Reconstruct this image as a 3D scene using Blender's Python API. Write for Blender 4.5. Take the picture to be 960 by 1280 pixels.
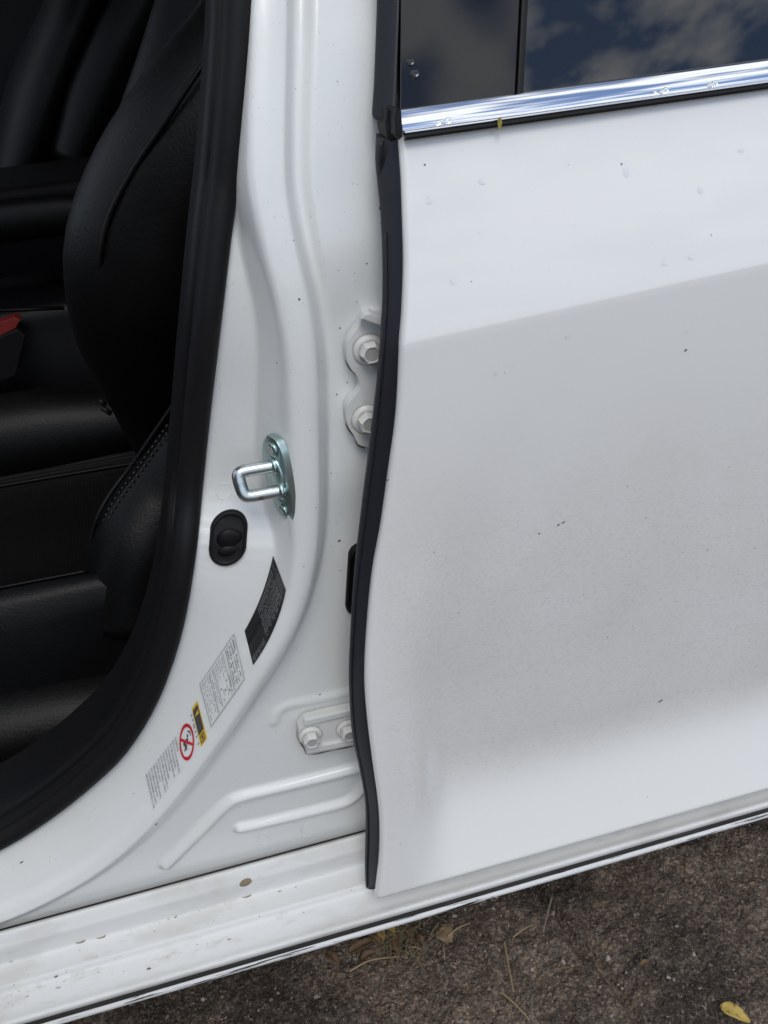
import bpy, bmesh, math, random
import numpy as np
from mathutils import Matrix, Vector
random.seed(7); rng = np.random.default_rng(7)
for o in list(bpy.data.objects): bpy.data.objects.remove(o)
scene = bpy.context.scene
COL = scene.collection
R = math.radians

# ---------------------------------------------------------------- camera
# X runs along the car (towards its rear), Y into the car, Z up; metres.
F, CX, CY = 1072.0, 480.0, 640.0          # phone lens, in pixels of the 960 x 1280 picture
PITCH = R(32)
ex = np.array([6695 - CX, -655 - CY, F]); ex /= np.linalg.norm(ex)
_s = math.sin(PITCH); _p = -ex[1] / ex[0]; _q = -ex[2] * _s / ex[0]
_A = 1 + _p * _p; _B = 2 * _p * _q; _C = _q * _q - (1 - _s * _s)
_b = (-_B + math.sqrt(_B * _B - 4 * _A * _C)) / (2 * _A); _a = _p * _b + _q
dn = np.array([_a, _b, _s]); ey = np.cross(dn, ex)
if ey[2] < 0: ey = -ey
MW = np.stack([ex, ey, -dn], 1)           # world -> (right, down, forward)
CAM = np.array([-0.09811, -0.49, 1.04])
cam = bpy.data.cameras.new('camera'); camo = bpy.data.objects.new('camera', cam); COL.objects.link(camo)
flip = np.diag([1, -1, -1.0])
Rm = (flip @ MW).T
m4 = Matrix([[*Rm[i], CAM[i]] for i in range(3)] + [[0, 0, 0, 1]])
camo.matrix_world = m4
cam.sensor_fit = 'VERTICAL'; cam.sensor_height = 24.0; cam.lens = F / 1280 * 24.0
cam.clip_start = 0.01; cam.clip_end = 400
scene.camera = camo
scene.render.resolution_x = 768; scene.render.resolution_y = 1024

# ---------------------------------------------------------------- sky and sun
SUN_EL, SUN_AZ = R(55), R(182)            # azimuth clockwise from +Y
w = bpy.data.worlds.new('World'); scene.world = w; w.use_nodes = True
nt = w.node_tree; N = nt.nodes; L = nt.links; N.clear()
wo = N.new('ShaderNodeOutputWorld'); bg = N.new('ShaderNodeBackground')
sky = N.new('ShaderNodeTexSky'); sky.sky_type = 'NISHITA'; sky.sun_disc = False
sky.air_density = 0.8; sky.dust_density = 0.2; sky.ozone_density = 3.0; sky.sun_elevation = SUN_EL; sky.sun_rotation = SUN_AZ
tc = N.new('ShaderNodeTexCoord'); sp = N.new('ShaderNodeSeparateXYZ'); L.new(tc.outputs['Generated'], sp.inputs[0])
zc = N.new('ShaderNodeMath'); zc.operation = 'MAXIMUM'; L.new(sp.outputs['Z'], zc.inputs[0]); zc.inputs[1].default_value = 0.0
za = N.new('ShaderNodeMath'); za.operation = 'ADD'; L.new(zc.outputs[0], za.inputs[0]); za.inputs[1].default_value = 0.25
dx = N.new('ShaderNodeMath'); dx.operation = 'DIVIDE'; L.new(sp.outputs['X'], dx.inputs[0]); L.new(za.outputs[0], dx.inputs[1])
dy = N.new('ShaderNodeMath'); dy.operation = 'DIVIDE'; L.new(sp.outputs['Y'], dy.inputs[0]); L.new(za.outputs[0], dy.inputs[1])
cb = N.new('ShaderNodeCombineXYZ'); L.new(dx.outputs[0], cb.inputs[0]); L.new(dy.outputs[0], cb.inputs[1]); cb.inputs[2].default_value = 3.7
nz = N.new('ShaderNodeTexNoise'); nz.inputs['Scale'].default_value = 4.2; nz.inputs['Detail'].default_value = 7; nz.inputs['Roughness'].default_value = 0.56
L.new(cb.outputs[0], nz.inputs['Vector'])
cr = N.new('ShaderNodeValToRGB'); cr.color_ramp.elements[0].position = 0.45; cr.color_ramp.elements[1].position = 0.56
L.new(nz.outputs['Fac'], cr.inputs[0])
cc = N.new('ShaderNodeValToRGB'); cc.color_ramp.elements[0].position = 0.45; cc.color_ramp.elements[1].position = 0.75
cc.color_ramp.elements[0].color = (1.0, 1.0, 0.99, 1); cc.color_ramp.elements[1].color = (0.56, 0.60, 0.66, 1)
L.new(nz.outputs['Fac'], cc.inputs[0])
cm = N.new('ShaderNodeVectorMath'); cm.operation = 'SCALE'; L.new(cc.outputs[0], cm.inputs[0]); cm.inputs['Scale'].default_value = 11.0
mx = N.new('ShaderNodeMixRGB'); L.new(cr.outputs[0], mx.inputs[0]); L.new(sky.outputs[0], mx.inputs[1]); L.new(cm.outputs[0], mx.inputs[2])
L.new(mx.outputs[0], bg.inputs[0]); bg.inputs[1].default_value = 0.105
L.new(bg.outputs[0], wo.inputs[0])
sl = bpy.data.lights.new('sun', 'SUN'); sl.energy = 0.9; sl.angle = R(25); sl.color = (1, 0.96, 0.90)
so = bpy.data.objects.new('sun', sl); COL.objects.link(so)
sd = Vector((math.sin(SUN_AZ) * math.cos(SUN_EL), math.cos(SUN_AZ) * math.cos(SUN_EL), math.sin(SUN_EL)))
so.rotation_euler = sd.to_track_quat('Z', 'Y').to_euler(); so.location = (0, 0, 5)
vs = scene.view_settings; vs.view_transform = 'Standard'; vs.look = 'None'; vs.exposure = 0.44; vs.gamma = 1.0; vs.use_curve_mapping = False

# ---------------------------------------------------------------- helpers
def ray(px, py):
    px = np.asarray(px, float); py = np.asarray(py, float)
    v = np.stack([(px - CX) / F, (py - CY) / F, np.ones_like(px)], -1)
    return v @ MW
def P(px, py, Y):
    r = ray(px, py); t = (np.asarray(Y) - CAM[1]) / r[..., 1]
    return CAM + r * t[..., None] if r.ndim > 1 else CAM + r * t
def G(px, py, z=0.0):
    r = ray(px, py); return CAM + r * (z - CAM[2]) / r[2]
def hit(px, py, surf, y0=-0.06, y1=0.26, n=640):
    """first point where the sight line meets the surface Y = surf(X, Z)"""
    r = ray(px, py); Y = np.linspace(y0, y1, n); t = (Y - CAM[1]) / r[1]
    X = CAM[0] + r[0] * t; Z = CAM[2] + r[2] * t
    d = Y - surf(X, Z); k = int(np.argmax(d >= 0))
    if d[k] < 0: k = n - 1
    if k > 0:
        f = d[k - 1] / (d[k - 1] - d[k] + 1e-12); yy = Y[k - 1] + f * (Y[k] - Y[k - 1])
    else: yy = Y[0]
    return P(px, py, yy)
def sm(a, b, x):
    t = np.clip((np.asarray(x, float) - a) / (b - a), 0, 1); return t * t * (3 - 2 * t)
def catmull(pts, n):
    p = np.asarray(pts, float); m = len(p); pp = np.vstack([2 * p[0] - p[1], p, 2 * p[-1] - p[-2]])
    L_ = np.r_[0, np.cumsum(np.linalg.norm(np.diff(p[:, :2], axis=0), axis=1))]
    out = []
    for d in np.linspace(0, L_[-1], n):
        i = min(max(int(np.searchsorted(L_, d, 'right')) - 1, 0), m - 2); t = (d - L_[i]) / (L_[i + 1] - L_[i])
        a, b, c, e = pp[i], pp[i + 1], pp[i + 2], pp[i + 3]
        out.append(0.5 * (2 * b + (c - a) * t + (2 * a - 5 * b + 4 * c - e) * t * t + (3 * b - a - 3 * c + e) * t ** 3))
    return np.array(out)
def link(name, me, mat=None, parent=None, smooth=True, kind=None, label=None, cat=None, group=None):
    o = bpy.data.objects.new(name, me); COL.objects.link(o)
    if mat is not None and len(me.materials) == 0: me.materials.append(mat)
    if parent is not None: o.parent = parent
    if smooth: me.polygons.foreach_set('use_smooth', [True] * len(me.polygons))
    if kind: o['kind'] = kind
    if label: o['label'] = label
    if cat: o['category'] = cat
    if group: o['group'] = group
    return o
def mesh(name, verts, faces):
    me = bpy.data.meshes.new(name); me.from_pydata([tuple(map(float, v)) for v in verts], [], [tuple(map(int, f)) for f in faces]); me.update(); return me
def gridmesh(name, V):
    """V: (rows, cols, 3)"""
    r, c, _ = V.shape; i = np.arange(r * c).reshape(r, c)
    f = np.stack([i[:-1, :-1], i[1:, :-1], i[1:, 1:], i[:-1, 1:]], -1).reshape(-1, 4)
    return mesh(name, V.reshape(-1, 3), f)
def empty(name, loc=(0, 0, 0), parent=None, label=None, cat=None, group=None):
    o = bpy.data.objects.new(name, None); COL.objects.link(o); o.location = loc; o.empty_display_size = 0.02
    if parent is not None: o.parent = parent
    if label: o['label'] = label
    if cat: o['category'] = cat
    if group: o['group'] = group
    return o
def face_to_cam(o, flip_=False):
    """make normals consistent and facing outward"""
    bm = bmesh.new(); bm.from_mesh(o.data); bmesh.ops.recalc_face_normals(bm, faces=bm.faces); bm.to_mesh(o.data); bm.free()
def tube(name, pts, rad, seg=14, caps=True, sx=1.0, up=None):
    """round tube along 3-D points; rad may be a list"""
    p = np.asarray(pts, float); n = len(p); rad = np.broadcast_to(rad, (n,))
    tg = np.gradient(p, axis=0); tg /= np.linalg.norm(tg, axis=1)[:, None] + 1e-12
    u = np.array(up if up is not None else (0.31, -0.9, 0.27), float); V = []
    for i in range(n):
        u = u - tg[i] * (u @ tg[i]); u /= np.linalg.norm(u); v = np.cross(tg[i], u)
        a = np.linspace(0, 2 * math.pi, seg, endpoint=False)
        V.append(p[i] + rad[i] * (np.cos(a)[:, None] * u * sx + np.sin(a)[:, None] * v))
    V = np.array(V).reshape(-1, 3); Fc = []
    for i in range(n - 1):
        for j in range(seg):
            k = (j + 1) % seg; Fc.append((i * seg + j, i * seg + k, (i + 1) * seg + k, (i + 1) * seg + j))
    if caps: Fc += [tuple(range(seg))[::-1], tuple((n - 1) * seg + j for j in range(seg))]
    return mesh(name, V, Fc)
def extrude_poly(name, pts, depth, n, bevel=0.0, segs=2):
    """outline (3-D points, coplanar) pushed back along -n by depth; front rim bevelled"""
    p = np.asarray(pts, float); n = np.asarray(n, float) / np.linalg.norm(n); k = len(p)
    bm = bmesh.new(); a = [bm.verts.new(q) for q in p]; b = [bm.verts.new(q - n * depth) for q in p]
    ff = bm.faces.new(a); bm.faces.new(b[::-1])
    for i in range(k): bm.faces.new((a[i], b[i], b[(i + 1) % k], a[(i + 1) % k]))
    bmesh.ops.recalc_face_normals(bm, faces=bm.faces)
    if bevel > 0:
        ed = [e for e in ff.edges]
        bmesh.ops.bevel(bm, geom=ed, offset=bevel, segments=segs, affect='EDGES', profile=0.6)
    me = bpy.data.meshes.new(name); bm.to_mesh(me); bm.free(); return me
def box(name, lo, hi, bevel=0.0, segs=2):
    bm = bmesh.new(); bmesh.ops.create_cube(bm, size=1)
    for v in bm.verts: v.co = Vector([(lo[i] + hi[i]) / 2 + v.co[i] * (hi[i] - lo[i]) for i in range(3)])
    if bevel: bmesh.ops.bevel(bm, geom=list(bm.edges), offset=bevel, segments=segs, affect='EDGES', profile=0.5)
    me = bpy.data.meshes.new(name); bm.to_mesh(me); bm.free(); return me
def autosmooth(me, ang=35):
    bm = bmesh.new(); bm.from_mesh(me)
    for e in bm.edges:
        if len(e.link_faces) == 2 and e.calc_face_angle(0) > R(ang): e.smooth = False
    bm.to_mesh(me); bm.free(); return me

# ---------------------------------------------------------------- materials
def mat(name, col, rough=0.5, metal=0.0, coat=0.0, spec=0.5, bump=None, var=None, coat_rough=0.05):
    """bump=(scale, strength, distance); var=(scale, colour, lo, hi) noise patches of a second colour"""
    m = bpy.data.materials.new(name); m.use_nodes = True; t = m.node_tree; b = t.nodes['Principled BSDF']
    b.inputs['Base Color'].default_value = (*col, 1); b.inputs['Roughness'].default_value = rough
    b.inputs['Metallic'].default_value = metal; b.inputs['Coat Weight'].default_value = coat
    b.inputs['Coat Roughness'].default_value = coat_rough; b.inputs['Specular IOR Level'].default_value = spec
    tcn = t.nodes.new('ShaderNodeTexCoord')
    if bump:
        nn = t.nodes.new('ShaderNodeTexNoise'); nn.inputs['Scale'].default_value = bump[0]; nn.inputs['Detail'].default_value = 4
        bp = t.nodes.new('ShaderNodeBump'); bp.inputs['Strength'].default_value = bump[1]; bp.inputs['Distance'].default_value = bump[2]
        t.links.new(tcn.outputs['Object'], nn.inputs['Vector']); t.links.new(nn.outputs['Fac'], bp.inputs['Height']); t.links.new(bp.outputs[0], b.inputs['Normal'])
    if var:
        mixvar(m, var[0], var[1], var[2], var[3])
    return m
def mixvar(m, scale, col2, lo, hi, stretch=(1, 1, 1), detail=5, rough=0.6, zmask=None, xmask=None, amount=1.0):
    """lay noise-shaped patches of col2 over whatever feeds Base Color"""
    t = m.node_tree; b = t.nodes['Principled BSDF']; tcn = next(n for n in t.nodes if n.type == 'TEX_COORD')
    mp = t.nodes.new('ShaderNodeMapping'); mp.inputs['Scale'].default_value = stretch
    nn = t.nodes.new('ShaderNodeTexNoise'); nn.inputs['Scale'].default_value = scale; nn.inputs['Detail'].default_value = detail; nn.inputs['Roughness'].default_value = rough
    rp = t.nodes.new('ShaderNodeMapRange'); rp.inputs['From Min'].default_value = lo; rp.inputs['From Max'].default_value = hi; rp.inputs['To Max'].default_value = amount
    t.links.new(tcn.outputs['Object'], mp.inputs['Vector']); t.links.new(mp.outputs[0], nn.inputs['Vector']); t.links.new(nn.outputs['Fac'], rp.inputs['Value'])
    fac = rp.outputs[0]
    if zmask:
        sx = t.nodes.new('ShaderNodeSeparateXYZ'); t.links.new(tcn.outputs['Object'], sx.inputs[0])
        z0, z1, z2, z3 = zmask
        for a_, b_ in ((z0, z1), (z3, z2)):
            r2 = t.nodes.new('ShaderNodeMapRange'); r2.interpolation_type = 'SMOOTHSTEP'
            r2.inputs['From Min'].default_value = a_; r2.inputs['From Max'].default_value = b_
            t.links.new(sx.outputs['Z'], r2.inputs['Value'])
            mu = t.nodes.new('ShaderNodeMath'); mu.operation = 'MULTIPLY'; t.links.new(fac, mu.inputs[0]); t.links.new(r2.outputs[0], mu.inputs[1]); fac = mu.outputs[0]
    if xmask:
        r3 = t.nodes.new('ShaderNodeMapRange'); r3.interpolation_type = 'SMOOTHSTEP'; r3.inputs['From Min'].default_value = xmask[0]; r3.inputs['From Max'].default_value = xmask[1]
        t.links.new(sx.outputs['X'], r3.inputs['Value'])
        mu = t.nodes.new('ShaderNodeMath'); mu.operation = 'MULTIPLY'; t.links.new(fac, mu.inputs[0]); t.links.new(r3.outputs[0], mu.inputs[1]); fac = mu.outputs[0]
    mi = t.nodes.new('ShaderNodeMixRGB'); mi.inputs[2].default_value = (*col2, 1)
    old = b.inputs['Base Color'].links
    if old: t.links.new(old[0].from_socket, mi.inputs[1])
    else: mi.inputs[1].default_value = b.inputs['Base Color'].default_value
    t.links.new(fac, mi.inputs[0]); t.links.new(mi.outputs[0], b.inputs['Base Color'])
    return m
WHITE = (0.77, 0.785, 0.775)
M_jamb = mat('white_jamb_paint', WHITE, 0.28, coat=0.35, bump=(900, 0.03, 0.0003))
mixvar(M_jamb, 9, (0.66, 0.66, 0.63), 0.5, 0.8, amount=0.5)
mixvar(M_jamb, 420, (0.42, 0.40, 0.36), 0.70, 0.76, detail=2, amount=0.7)
M_door = mat('white_door_paint', (0.80, 0.80, 0.79), 0.20, coat=0.6, bump=(700, 0.02, 0.0003))
mixvar(M_door, 6, (0.66, 0.645, 0.62), 0.25, 0.80, zmask=(0.385, 0.435, 0.70, 0.84), xmask=(-0.025, 0.015), amount=0.75)
mixvar(M_door, 520, (0.50, 0.475, 0.44), 0.50, 0.72, stretch=(0.55, 1, 1.3), detail=5, zmask=(0.385, 0.44, 0.62, 0.80), xmask=(-0.04, 0.015), amount=0.45)
mixvar(M_door, 120, (0.55, 0.54, 0.53), 0.62, 0.78, stretch=(0.5, 1, 1.5), detail=5, zmask=(0.34, 0.44, 0.62, 0.84), amount=0.3)
def zb_lo(): return float(P(200, 1226, -.006)[2])
M_sill = mat('white_sill_paint', (0.71, 0.715, 0.705), 0.5, coat=0.0, spec=0.35, bump=(300, 0.06, 0.0006))
mixvar(M_sill, 26, (0.50, 0.48, 0.44), 0.48, 0.78, stretch=(0.45, 1, 1), amount=0.85)
mixvar(M_sill, 45, (0.36, 0.32, 0.26), 0.56, 0.74, stretch=(0.4, 1, 1.3), detail=9, rough=0.72, zmask=(zb_lo(), zb_lo() + .004, zb_lo() + .020, zb_lo() + .030), amount=0.8)
mixvar(M_sill, 70, (0.30, 0.26, 0.21), 0.66, 0.80, stretch=(0.35, 1, 1.2), detail=8, amount=0.45)
M_lip = mat('scratched_white_lip', (0.70, 0.71, 0.71), 0.5)
mixvar(M_lip, 260, (0.03, 0.03, 0.03), 0.56, 0.60, stretch=(0.06, 1, 1.4), detail=6)
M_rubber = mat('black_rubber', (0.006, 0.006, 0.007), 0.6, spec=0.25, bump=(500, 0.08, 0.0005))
M_seal = mat('blue_black_rubber_seal', (0.013, 0.0145, 0.021), 0.52, spec=0.4, bump=(600, 0.06, 0.0004))
mixvar(M_seal, 300, (0.10, 0.10, 0.11), 0.72, 0.80, detail=2, amount=0.6)
M_plastic = mat('black_plastic', (0.005, 0.005, 0.006), 0.5, spec=0.25, bump=(800, 0.08, 0.0004))
M_gloss = mat('gloss_black_pillar_cover', (0.006, 0.006, 0.007), 0.06, coat=0.0)
M_glass = mat('tinted_window_glass', (0.006, 0.007, 0.008), 0.02, spec=0.5, coat=0.8, coat_rough=0.02)
M_glass.node_tree.nodes['Principled BSDF'].inputs['Transmission Weight'].default_value = 0.25
M_chrome = mat('polished_chrome', (0.80, 0.81, 0.83), 0.06, metal=1.0)
M_zinc = mat('zinc_plated_steel', (0.46, 0.59, 0.58), 0.32, metal=1.0, bump=(400, 0.10, 0.0004))
mixvar(M_zinc, 60, (0.42, 0.46, 0.44), 0.5, 0.75, amount=0.8)
M_worn = mixvar(mat('worn_bright_steel', (0.58, 0.63, 0.64), 0.34, metal=1.0, bump=(500, 0.15, 0.0004)), 140, (0.20, 0.20, 0.20), 0.58, 0.68, detail=3, amount=0.7)
M_hinge = mat('painted_hinge', (0.66, 0.67, 0.655), 0.42, bump=(500, 0.15, 0.0006))
mixvar(M_hinge, 55, (0.36, 0.30, 0.23), 0.60, 0.80, detail=6, amount=0.7)
mixvar(M_hinge, 260, (0.20, 0.15, 0.10), 0.68, 0.76, detail=3, amount=0.7)
M_bolt = mat('painted_bolt', (0.69, 0.70, 0.685), 0.38, bump=(600, 0.12, 0.0004))
mixvar(M_bolt, 160, (0.34, 0.29, 0.22), 0.62, 0.78, amount=0.7)
M_bolttop = mat('bare_bolt_end', (0.40, 0.39, 0.37), 0.5, bump=(900, 0.3, 0.0004))
M_rust = mat('brown_grime', (0.24, 0.19, 0.125), 0.9)
M_leather = mat('black_leather', (0.0022, 0.0024, 0.0025), 0.47, spec=0.22, bump=(330, 0.5, 0.0008))
M_perf = mat('perforated_black_leather', (0.0025, 0.0025, 0.0025), 0.55, spec=0.18)
_t = M_perf.node_tree; _v = _t.nodes.new('ShaderNodeTexVoronoi'); _v.inputs['Scale'].default_value = 260; _v.inputs['Randomness'].default_value = 0.0
_bp = _t.nodes.new('ShaderNodeBump'); _bp.inputs['Strength'].default_value = 0.5; _bp.inputs['Distance'].default_value = 0.001
_tc = next(n for n in _t.nodes if n.type == 'TEX_COORD'); _t.links.new(_tc.outputs['Object'], _v.inputs['Vector']); _t.links.new(_v.outputs['Distance'], _bp.inputs['Height']); _t.links.new(_bp.outputs[0], _t.nodes['Principled BSDF'].inputs['Normal'])
M_brown = mat('dark_brown_vinyl', (0.006, 0.0045, 0.0035), 0.6, spec=0.2, bump=(400, 0.2, 0.0005))
M_thread = mat('grey_thread', (0.022, 0.022, 0.022), 0.7)
M_carpet = mat('black_carpet', (0.004, 0.004, 0.004), 0.95, bump=(900, 0.6, 0.002))
M_liner = mat('dark_headliner', (0.01, 0.01, 0.01), 0.9)
M_red = mat('red_plastic', (0.22, 0.02, 0.018), 0.4)
M_stk_white = mat('white_sticker', (0.72, 0.73, 0.72), 0.35)
M_stk_clear = mat('clear_sticker_film', (0.74, 0.75, 0.75), 0.25)
M_stk_black = mat('black_sticker', (0.018, 0.020, 0.021), 0.28, coat=0.3)
M_stk_grey = mat('grey_sticker_print', (0.30, 0.31, 0.31), 0.5)
M_stk_yellow = mat('yellow_sticker', (0.72, 0.46, 0.02), 0.4)
M_stk_red = mat('red_sticker', (0.52, 0.02, 0.035), 0.4)
M_ink = mat('dark_ink', (0.06, 0.06, 0.06), 0.6)
M_inkgrey = mat('grey_ink', (0.20, 0.21, 0.22), 0.6)
M_inklight = mat('light_ink', (0.33, 0.35, 0.35), 0.5)
M_speck = mat('dirt_speck', (0.14, 0.125, 0.11), 0.9)
M_spot = mat('dried_water_spot', (0.745, 0.755, 0.77), 0.3, coat=0.5)
M_drop = mat('water', (1, 1, 1), 0.0, spec=0.5)
M_drop.node_tree.nodes['Principled BSDF'].inputs['Transmission Weight'].default_value = 1.0
M_drop.node_tree.nodes['Principled BSDF'].inputs['IOR'].default_value = 1.33

# ---------------------------------------------------------------- the ground
def make_ground():
    m = mat('dirty_asphalt', (0.168, 0.136, 0.111), 0.95, spec=0.25, bump=(230, 0.9, 0.006))
    mixvar(m, 5, (0.060, 0.051, 0.044), 0.40, 0.60, detail=8)
    mixvar(m, 60, (0.21, 0.185, 0.16), 0.56, 0.76, detail=7, rough=0.7, amount=0.6)
    mixvar(m, 190, (0.33, 0.29, 0.25), 0.63, 0.70, detail=3, amount=0.7)
    mixvar(m, 150, (0.015, 0.012, 0.010), 0.60, 0.70, detail=4, amount=0.9)
    mixvar(m, 11, (0.19, 0.165, 0.125), 0.58, 0.72, stretch=(0.6, 1.4, 1), detail=6, amount=0.7)
    for sc_, am_, st_ in ((260, .5, 1.0), (620, .45, 1.0)):
        t = m.node_tree; tcn = next(n for n in t.nodes if n.type == 'TEX_COORD'); b = t.nodes['Principled BSDF']
        vo = t.nodes.new('ShaderNodeTexVoronoi'); vo.inputs['Scale'].default_value = sc_; t.links.new(tcn.outputs['Object'], vo.inputs['Vector'])
        rp = t.nodes.new('ShaderNodeValToRGB'); el = rp.color_ramp.elements; el[0].position = 0.1; el[0].color = (.35, .33, .32, 1); el[1].position = .9; el[1].color = (2.1, 1.95, 1.8, 1)
        e2 = el.new(.6); e2.color = (.95, .92, .9, 1)
        sx = t.nodes.new('ShaderNodeSeparateColor'); t.links.new(vo.outputs['Color'], sx.inputs[0]); t.links.new(sx.outputs[0], rp.inputs[0])
        mu = t.nodes.new('ShaderNodeMixRGB'); mu.blend_type = 'MULTIPLY'; mu.inputs[0].default_value = am_
        t.links.new(b.inputs['Base Color'].links[0].from_socket, mu.inputs[1]); t.links.new(rp.outputs[0], mu.inputs[2]); t.links.new(mu.outputs[0], b.inputs['Base Color'])
    def axis(c0, c1, st, far):
        inner = np.arange(c0, c1 + st / 2, st); d = np.geomspace(st * 2, far, 26)
        return np.r_[(c0 - d)[::-1], inner, c1 + d]
    xs = axis(-0.55, 0.65, 0.0032, 120); ys = axis(-0.2, 0.32, 0.0032, 120)
    X, Y = np.meshgrid(xs, ys)
    from mathutils import noise
    Z = np.zeros_like(X)
    for i in range(X.shape[0]):
        for j in range(X.shape[1]):
            x, y = X[i, j], Y[i, j]
            if -0.7 < x < 0.85 and -0.35 < y < 0.55:
                Z[i, j] = 0.010 * noise.noise((x * 7, y * 7, 0.3)) + 0.005 * noise.noise((x * 40, y * 40, 1.3)) + 0.0026 * noise.noise((x * 95, y * 95, 2.3)) + 0.0022 * noise.noise((x * 210, y * 210, 4.3)) - 0.012 * math.exp(-((x - .20 + .25 * (y - .1) + .01 * noise.noise((x * 20, y * 20, 9))) / .006) ** 2) * (1 if y > 0 else max(0, 1 + y / .05))
    g = gridmesh('ground', np.stack([X, Y, Z], -1)); o = link('ground', g, m, kind='structure')
    o['label'] = 'dark dirty asphalt under and beside the car'
    # loose grit
    ico = bmesh.new(); bmesh.ops.create_icosphere(ico, subdivisions=1, radius=1); iv = np.array([v.co[:] for v in ico.verts]); ifc = np.array([[v.index for v in f.verts] for f in ico.faces]); ico.free()
    V = []; Fc = []; mi = []; n = 5200
    for k in range(n):
        x = rng.uniform(-0.5, 0.7); y = rng.uniform(-0.2, 0.32); r = 0.0010 + 0.0024 * rng.random() ** 5
        z = 0.010 * noise.noise((x * 7, y * 7, 0.3)) + 0.004 * noise.noise((x * 40, y * 40, 1.3))
        q = iv * (r * rng.uniform(0.6, 1.3, 3)) * (1 + 0.25 * rng.standard_normal((12, 1))); a = rng.uniform(0, 6.28); c, s = math.cos(a), math.sin(a)
        q = np.stack([q[:, 0] * c - q[:, 1] * s + x, q[:, 0] * s + q[:, 1] * c + y, q[:, 2] * 0.8 + z + r * 0.15], 1)
        Fc.append(ifc + 12 * k); V.append(q); mi += [int(rng.choice(4, p=[.45, .35, .18, .02]))] * 20
    me = mesh('grit', np.vstack(V), np.vstack(Fc))
    for nm, c in (('grit_dark', (0.08, 0.068, 0.058)), ('grit_brown', (0.16, 0.125, 0.1)), ('grit_grey', (0.22, 0.2, 0.185)), ('grit_pale', (0.36, 0.31, 0.27))): me.materials.append(mat(nm, c, 0.9))
    me.polygons.foreach_set('material_index', mi)
    o = link('grit', me, None, smooth=False, kind='stuff', label='loose fine grit scattered over the asphalt', cat='grit')
make_ground()

# ---------------------------------------------------------------- the car
car = empty('car', (0, 0, 0), label='white car with one door open showing black leather interior', cat='car')

# --- ridge of the door jamb: pixel x, y, ridge depth, left step, left width, flat half width, right drop, right width, landing slope
RD = [(334, -330, .046, .026, .010, .0095, .009, .009, .10), (338, -60, .046, .026, .010, .0095, .009, .009, .10), (338, 60, .046, .026, .010, .0095, .009, .009, .10),
      (336, 160, .046, .026, .011, .0095, .010, .010, .10), (338, 240, .046, .026, .012, .0095, .011, .011, .10), (352, 315, .046, .026, .014, .0090, .012, .012, .10),
      (370, 390, .046, .026, .016, .0085, .013, .013, .10), (380, 460, .046, .028, .019, .0080, .014, .014, .12), (383, 530, .046, .032, .023, .0075, .014, .015, .14),
      (384, 600, .046, .034, .024, .0075, .015, .015, .14), (384, 655, .046, .030, .020, .0075, .015, .015, .14), (382, 700, .046, .016, .013, .0070, .015, .015, .14),
      (372, 752, .046, .011, .012, .0065, .015, .015, .14), (352, 803, .046, .009, .012, .0060, .015, .016, .16), (318, 860, .047, .008, .012, .0050, .013, .016, .22),
      (268, 935, .050, .006, .012, .0030, .009, .016, .32), (203, 1018, .053, .005, .012, .0025, .007, .016, .42), (137, 1080, .055, .004, .012, .0025, .006, .014, .50),
      (60, 1127, .056, .004, .012, .0025, .005, .012, .52), (-40, 1168, .056, .004, .012, .0025, .005, .012, .52), (-330, 1270, .056, .004, .012, .0025, .005, .012, .52), (-1000, 1498, .056, .004, .012, .0025, .005, .012, .52)]
_rd = catmull(RD, 170)
_pr = 0.0065 * (1 - sm(780, 1000, _rd[:, 1])) + 0.0015
_rd[:, 2] -= _pr; _rd[:, 3] += _pr; _rd[:, 6] += _pr; _rd[:, 7] *= 0.85; _rd[:, 4] *= 0.9
def lean(Z):
    u = (np.asarray(Z, float) - 0.90) / 0.04; return 0.40 * 0.04 * np.log1p(np.exp(np.clip(u, -30, 30)))   # the pillar leans inboard above the belt
def lean_pt(px, py, y):
    q = P(px, py, y)
    for _ in range(20): q = P(px, py, y + float(lean(q[2])))
    return q
RP = np.array([lean_pt(a[0], a[1], a[2]) for a in _rd])[:, [0, 2]]; RA = _rd[:, 2:]
def near_poly(X, Z, Q):
    X = np.asarray(X, float); Z = np.asarray(Z, float); sh = X.shape; X = X.ravel(); Z = Z.ravel()
    best = np.full(X.shape, 1e9); par = np.zeros(X.shape); sg = np.ones(X.shape)
    for i in range(len(Q) - 1):
        a = Q[i]; d = Q[i + 1] - a; l2 = d @ d
        t = np.clip(((X - a[0]) * d[0] + (Z - a[1]) * d[1]) / l2, 0, 1)
        ex_ = X - a[0] - t * d[0]; ez_ = Z - a[1] - t * d[1]; dd = ex_ * ex_ + ez_ * ez_; k = dd < best
        best[k] = dd[k]; par[k] = i + t[k]; sg[k] = np.sign(d[0] * ez_[k] - d[1] * ex_[k])
    return np.sqrt(best).reshape(sh), par.reshape(sh), sg.reshape(sh)
def px_poly(pts, n, Y): return np.array([P(a[0], a[1], Y) for a in catmull(pts, n)])[:, [0, 2]]
RIB1 = px_poly([(208, 1084), (250, 1042), (284, 1008), (300, 999), (330, 991), (400, 974), (470, 956), (520, 944)], 50, .058)
RIB2 = px_poly([(300, 1038), (340, 1029), (400, 1014), (432, 1005), (448, 994), (458, 980), (466, 968)], 40, .058)
RIB3 = px_poly([(343, 905), (348, 893), (362, 885), (400, 877), (450, 866), (500, 855)], 30, .058)
PAD = P(428, 600, .06)[[0, 2]]; HGE = P(428, 430, .06)[[0, 2]]
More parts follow.
